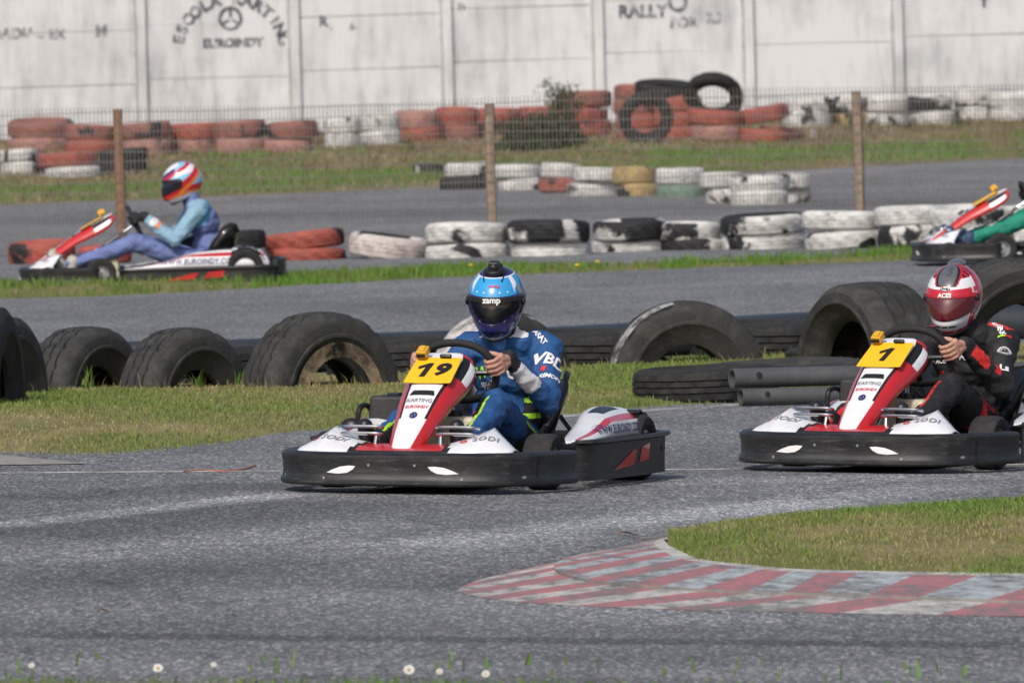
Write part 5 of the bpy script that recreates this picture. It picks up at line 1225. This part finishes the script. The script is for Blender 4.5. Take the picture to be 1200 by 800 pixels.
def tuft(px, py, h, n, lab, name='grass_tuft'):
    p = G(px, py); lv = MB(); tones = []
    for i in range(n):
        a = random.random()*6.28; l = h*random.uniform(.5, 1.1); o = Vector((random.gauss(0, .02), random.gauss(0, .02), 0)); le = random.uniform(.1, .5)*l; d = Vector((math.cos(a), math.sin(a), 0)); s = Vector((-d.y, d.x, 0))*.0035
        lv.add([o-s, o+s, o+d*le*.4+s*.8+Vector((0, 0, l*.6)), o+d*le*.4-s*.8+Vector((0, 0, l*.6)), o+d*le+Vector((0, 0, l*.95))], [(0, 1, 2, 3), (3, 2, 4)]); t = random.random(); tones.extend([t]*5)
    me = lv.mesh(name, TW, False); at = me.attributes.new('tone', 'FLOAT', 'POINT'); at.data.foreach_set('value', np.array(tones, dtype=np.float32)); o = link(name, me); o.location = p; return tag(o, lab, 'grass tuft')
tuft(103, 463, .16, 26, 'tall green tuft in front of the hole of the left half buried tyre'); tuft(232, 462, .15, 22, 'tall green tuft in front of the tyre with the white mark'); tuft(282, 459, .13, 20, 'green tuft beside the foot of the tan ringed tyre')
tuft(340, 460, .08, 20, 'short tuft in front of the tan ringed tyre'); tuft(592, 640, .02, 10, 'tiny weed on the asphalt beyond the kerb') if False else None
tuft(797, 470, .07, 24, 'small tuft at the front of the flat black tyre'); tuft(855, 617, .05, 8, 'thin weed rising at the back of the infield island')
PET = M('daisy_petal', (.75, .74, .70), .6); DEYE = M('daisy_eye', (.70, .42, .03), .7); DST = M('daisy_stem', (.10, .16, .04), .7)
def daisy(px, py, r, h, lab):
    p = G(px, py); root = empty('daisy', p); tag(root, lab, 'flower', 'white daisies')
    MB().tube([(0, 0, -.01), (.003, 0, h*.6), (.002, -.002, h)], .0016, 5).build('stem', DST, root)
    mb = MB(); T = Matrix.Translation((.002, -.002, h)) @ Matrix.Rotation(R(55), 4, 'X')
    for i in range(11):
        a = i*2*PI/11; mb.add([T @ Vector((r*q*math.cos(a+w), r*q*math.sin(a+w), z)) for q, w, z in ((.2, 0, 0), (.7, .24, .002), (1, .0, -.002), (.7, -.24, .002))], [(0, 1, 2, 3)])
    hd = mb.build('petals', PET, root, smooth=False); MB().ell(T @ Vector((0, 0, .001)), (r*.28, r*.28, r*.2), seg=10, rings=6).build('eye', DEYE, hd)
for px, py, r, lab in ((185, 800, .017, 'blurred white daisy at the near edge, second from the left'), (37, 797, .011, 'small blurred white daisy at the left of the near edge'), (479, 802, .019, 'largest blurred white daisy at the near edge of the track'), (515, 804, .012, 'small white daisy just right of the largest near daisy'), (569, 807, .014, 'white daisy at the near edge in the middle, right of the small one'), (250, 796, .010, 'tiny white daisy between the two left daisies and the middle')):
    daisy(px, py, r, .045, lab)
daisy(1124, 628, .015, .03, 'left of two white daisies in the infield grass'); daisy(1146, 627, .015, .03, 'right of two white daisies in the infield grass')
DAN = M('dandelion_yellow', (.80, .55, .02), .7)
for px, py, lab in ((700, 318, 'yellow flower on the narrow grass strip right of the blue helmet'), (676, 322, 'lower yellow flower on the narrow grass strip'), (551, 322, 'yellow flower just left of the blue helmet')):
    p = G(px, py); root = empty('dandelion', p); tag(root, lab, 'flower', 'yellow flowers on the strip'); MB().tube([(0, 0, -.01), (.004, 0, .07)], .003, 5).build('stem', DST, root); MB().ell((.004, 0, .074), (.018, .018, .010), seg=12, rings=6).build('flower_head', DAN, root)
LFM = M('dry_leaf_brown', (.28, .13, .06), .8)
def leaf(px, py, L, lab, rz=.2):
    p = G(px, py); mb = MB(); vs = []; n = 8
    for i in range(n+1):
        t = i/n; w = .22*L*math.sin(PI*t)**.8+.002
        for u in (-1, 0, 1): vs.append(((t-.5)*L, u*w, .006+.25*w*abs(u)+.005*math.sin(t*5)))
    mb.add(vs, [(i*3+j, i*3+3+j, i*3+4+j, i*3+1+j) for i in range(n) for j in (0, 1)]); o = mb.build('dry_leaf', LFM); o.location = p; o.rotation_euler = (0, 0, rz); tag(o, lab, 'leaf', 'dry leaves on the asphalt')
leaf(735, 627, .085, 'dry brown leaf on the asphalt beyond the kerb tip'); leaf(121, 718, .05, 'dry brown leaf on the asphalt at the lower left', .1)

# ------------------------------------------------------------------ light, camera
W = bpy.data.worlds.new('World'); S.world = W; W.use_nodes = True; nt = W.node_tree
sky = nt.nodes.new('ShaderNodeTexSky'); sky.sky_type = 'NISHITA'; sky.sun_disc = False; SE = R(42)
sky.sun_elevation = SE; sky.altitude = 50; sky.air_density = 1.0; sky.dust_density = 4.0; sky.ozone_density = 1.0
sd_ = Vector((math.sin(R(-160))*math.cos(SE), math.cos(R(-160))*math.cos(SE), math.sin(SE)))   # towards the sun: behind the camera, to the left
sky.sun_rotation = math.atan2(sd_.x, sd_.y)
nt.links.new(sky.outputs[0], nt.nodes['Background'].inputs['Color']); nt.nodes['Background'].inputs['Strength'].default_value = .10
L = bpy.data.lights.new('sun', 'SUN'); L.energy = 2.0; L.angle = R(6); L.color = (1, .97, .93)
lo = bpy.data.objects.new('sun', L); COL.objects.link(lo); lo.rotation_euler = sd_.to_track_quat('Z', 'Y').to_euler()
cd = bpy.data.cameras.new('camera'); co = bpy.data.objects.new('camera', cd); COL.objects.link(co)
mw = Matrix.Identity(4)
for i in range(3): mw[i][0], mw[i][1], mw[i][2], mw[i][3] = Rt[i], Up[i], -Fw[i], CAM[i]
co.matrix_world = mw; cd.sensor_width = 36; cd.lens = FPX*36/1200; cd.clip_start = .5; cd.clip_end = 12000
cd.dof.use_dof = True; cd.dof.focus_distance = 39.5*K; cd.dof.aperture_fstop = 14
S.camera = co
S.view_settings.view_transform = 'Standard'; S.view_settings.look = 'None'; S.view_settings.gamma = 1; S.view_settings.exposure = .35
S.render.resolution_x = 1024; S.render.resolution_y = 682
